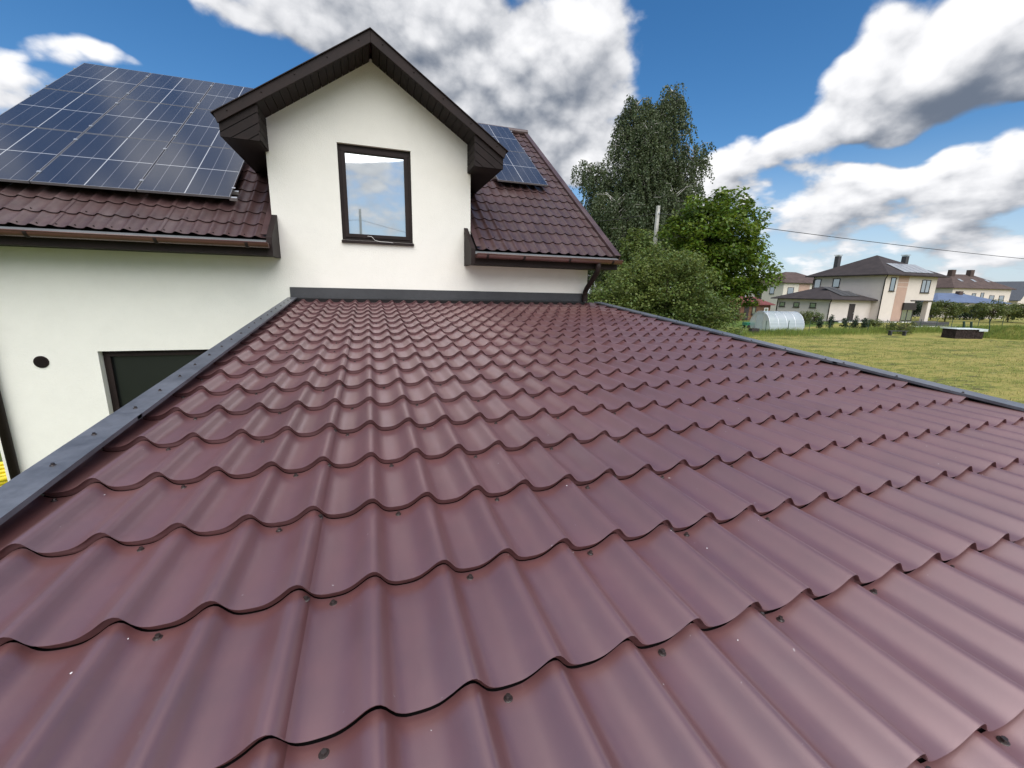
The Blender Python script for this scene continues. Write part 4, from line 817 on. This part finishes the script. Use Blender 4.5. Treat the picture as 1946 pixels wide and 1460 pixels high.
# garden plants
for i, (u_, f_) in enumerate(((1556, 46), (1576, 46.5), (1603, 46), (1622, 46.5), (1640, 46))):
    q = spot(u_, f_); tree('thuja', 'small dark conical thuja in the row along the wire fence', 'shrub', q, 1.6, .75, (.36, .36, .78), 46, 20, .18, .12, 'leaf_dark', seed=40 + i, trunk_r=.03, group='thujas along the fence', shell=.2, lobes=[(0, 0, -.15, 1, 1, .7), (0, 0, .35, .6, .6, .7)])
for i, (u_, f_, h_, rx, lf, lab) in enumerate(((1526, 52, 1.7, .8, 'leaf_garden', 'round green shrub at the end of the greenhouse'), (1546, 53, 1.8, .9, 'leaf_bush', 'light green leafy shrub before the garage windows'), (1660, 50, 1.0, 1.0, 'leaf_garden', 'low olive shrub before the house corner downpipe'), (1710, 43, 1.5, 1.5, 'leaf_garden', 'wide low bush in the tall grass beside the bench'))):
    tree('garden_shrub', lab, 'shrub', spot(u_, f_), h_, h_ * .5, (rx, rx * .9, h_ * .5), 60, 34, .26, .12, lf, seed=60 + i, trunk_r=.03, stems=3)
for i, (u_, f_, h_, rx, lf, lab) in enumerate(((1768, 72, 3.0, 1.5, 'leaf_garden', 'small fruit tree beside the house column'), (1795, 66, 3.3, 2.3, 'leaf_garden', 'round olive fruit tree before the blue-roofed bungalow'), (1880, 66, 3.4, 2.5, 'leaf_garden', 'broad fruit tree right of the thuja hedge'), (1915, 70, 3.0, 2.4, 'leaf_garden', 'fruit tree under the slate-grey gable'), (1950, 66, 3.2, 2.4, 'leaf_garden', 'fruit tree at the end of the orchard row'), (1728, 70, 3.2, 1.5, 'leaf_dark', 'dark shrub seen through the opening beside the column'))):
    tree('fruit_tree', lab, 'tree', spot(u_, f_), h_, h_ * .58, (rx, rx, h_ * .42), 90, 36, .5, .22, lf, seed=80 + i, trunk_r=.09)
for i, u_ in enumerate((1812, 1822, 1832, 1842, 1852, 1862)):
    tree('hedge_thuja', 'dark green thuja of the close hedge between the fruit trees', 'shrub', spot(u_, 74), 2.9, 1.4, (.75, .75, 1.5), 60, 26, .35, .2, 'leaf_dark', seed=100 + i, trunk_r=.05, group='thuja hedge before the bungalow', shell=.3)
tree('distant_tree', 'small pale green tree peeking out between the beige house and far roofs', 'tree', spot(1782, 150), 9, 5, (3.6, 3, 4), 80, 40, 1.1, .5, 'leaf_garden', seed=120, trunk_r=.2)
# far wood, tall grass, mown stubble
r = np.random.default_rng(5); C = []
for u_ in np.linspace(1330, 2500, 330):
    f_ = r.uniform(250, 330); b = spot(u_, f_); h_ = r.uniform(9, 15) * (1.0 if u_ < 1600 else .8)
    for t in range(7): C.append(b + np.array([r.normal(0, 2.4), r.normal(0, 2.4), h_ * (.15 + .85 * r.random() ** .7)]))
P, N, U, S = cluster_crown(np.array(C), 16, np.full(len(C), 2.2), 1.6, r); me = leaf_mesh('far_wood', P, N, U, S, .8); me.materials.append(MATS['leaf_far'])
o = bpy.data.objects.new('far_wood', me); COL.objects.link(o); tag(o, 'hazy far-off belt of woodland behind the last houses', 'wood', kind='stuff')
def blades(name, pts, hgt, wid, m_, label, r, lean=.35):
    n = len(pts); a = r.uniform(0, 2 * math.pi, n); U = unit(np.stack([np.cos(a) * lean * r.random(n), np.sin(a) * lean * r.random(n), np.ones(n)], 1)); N = r.normal(size=(n, 3)); N = unit(N - U * (N * U).sum(1, keepdims=True))
    me = leaf_mesh(name, pts, N, U, hgt, wid); me.materials.append(MATS[m_]); o = bpy.data.objects.new(name, me); COL.objects.link(o); tag(o, label, 'grass', kind='stuff')
n = 30000; t = r.uniform(-.03, 1.38, n); q = fa + (fb_ - fa) * t[:, None]; nrm = np.array([(fb_ - fa)[1], -(fb_ - fa)[0], 0]); nrm /= np.linalg.norm(nrm); q = q + nrm * (r.normal(.1, 1.0, n))[:, None]; q[:, 2] = [gz(x, y) for x, y, z in q]
clump = .55 + .45 * np.sin(q[:, 0] * .9) * np.sin(q[:, 1] * .7 + 1); blades('tall_grass', q, (.16 + .42 * r.random(n) ** 1.5) * (.6 + .7 * clump), .05, 'grass_tall', 'strip of uncut yellow-green grass along the wire fence', r)
n = 30000; ff = 9 + 29 * r.random(n) ** .6; ll = ff * r.uniform(.42, 1.6, n); q = np.array([fl(a, b) for a, b in zip(ff, ll)])
fence_side = ff - .80 * (ll - 20.5) < 37.5; q = q[fence_side]; n = len(q); blades('field_stubble', q, .04 + .07 * r.random(n), .22, 'grass_straw', 'short mown straw-coloured grass covering the open field', r, 1.6)
nc = 700; cf = 9 + 29 * r.random(nc) ** .6; cl_ = cf * r.uniform(.42, 1.6, nc); q = np.array([fl(a, b) for a, b in zip(cf, cl_) if a - .80 * (b - 20.5) < 37.5]); q = np.repeat(q, 22, axis=0) + np.concatenate([r.normal(0, .16, (len(q) * 22, 2)), np.zeros((len(q) * 22, 1))], 1)
blades('field_tufts', q, .05 + .12 * r.random(len(q)), .10, 'grass_tall', 'green grass tufts dotted over the mown field', r, .8)
# grassy mound at the right edge of the field
mc = spot(1925, 41); mb = MB(); nr, na = 7, 24
for i in range(nr + 1):
    k_ = i / nr
    for j in range(na):
        a = 2 * math.pi * j / na; x = mc[0] + RT[0] * 3.6 * k_ * math.cos(a) + FW[0] * 1.7 * k_ * math.sin(a); y = mc[1] + RT[1] * 3.6 * k_ * math.cos(a) + FW[1] * 1.7 * k_ * math.sin(a)
        mb.v.append((x, y, gz(x, y) - .05 + 1.05 * (math.cos(math.pi * k_) * .5 + .5) * (1 + .12 * math.sin(3 * a))))
mb.f = [(i * na + j, (i + 1) * na + j, (i + 1) * na + (j + 1) % na, i * na + (j + 1) % na) for i in range(nr) for j in range(na)]
tag(mb.build('grass_mound', 'ground_grass', origin=(0, 0, 0), smooth=True), kind='structure')
n = 9000; k_ = np.sqrt(r.random(n)); a = r.uniform(0, 2 * math.pi, n); q = mc + np.stack([RT[0] * 3.6 * k_ * np.cos(a) + FW[0] * 1.7 * k_ * np.sin(a), RT[1] * 3.6 * k_ * np.cos(a) + FW[1] * 1.7 * k_ * np.sin(a), 1.05 * (np.cos(np.pi * k_) * .5 + .5) - .05], 1)
blades('mound_grass', q, .15 + .3 * r.random(n), .06, 'grass_tall', 'rough green grass growing on the mound beside the brick pile', r)
# coil of yellow drain pipe by the house corner
q = G(3, 926); cl = empty('pipe_coil', q, 'coil of yellow ribbed drain pipe on the grass by the house corner', 'pipe')
MB().tube([q + np.array([.42 * math.cos(t) * (1 + .01 * t), .42 * math.sin(t) * (1 + .01 * t), .05 + .010 * t]) for t in np.linspace(0, 2 * math.pi * 4, 140)], .04, 8).build('pipe', 'yellow_pipe', cl, smooth=True)
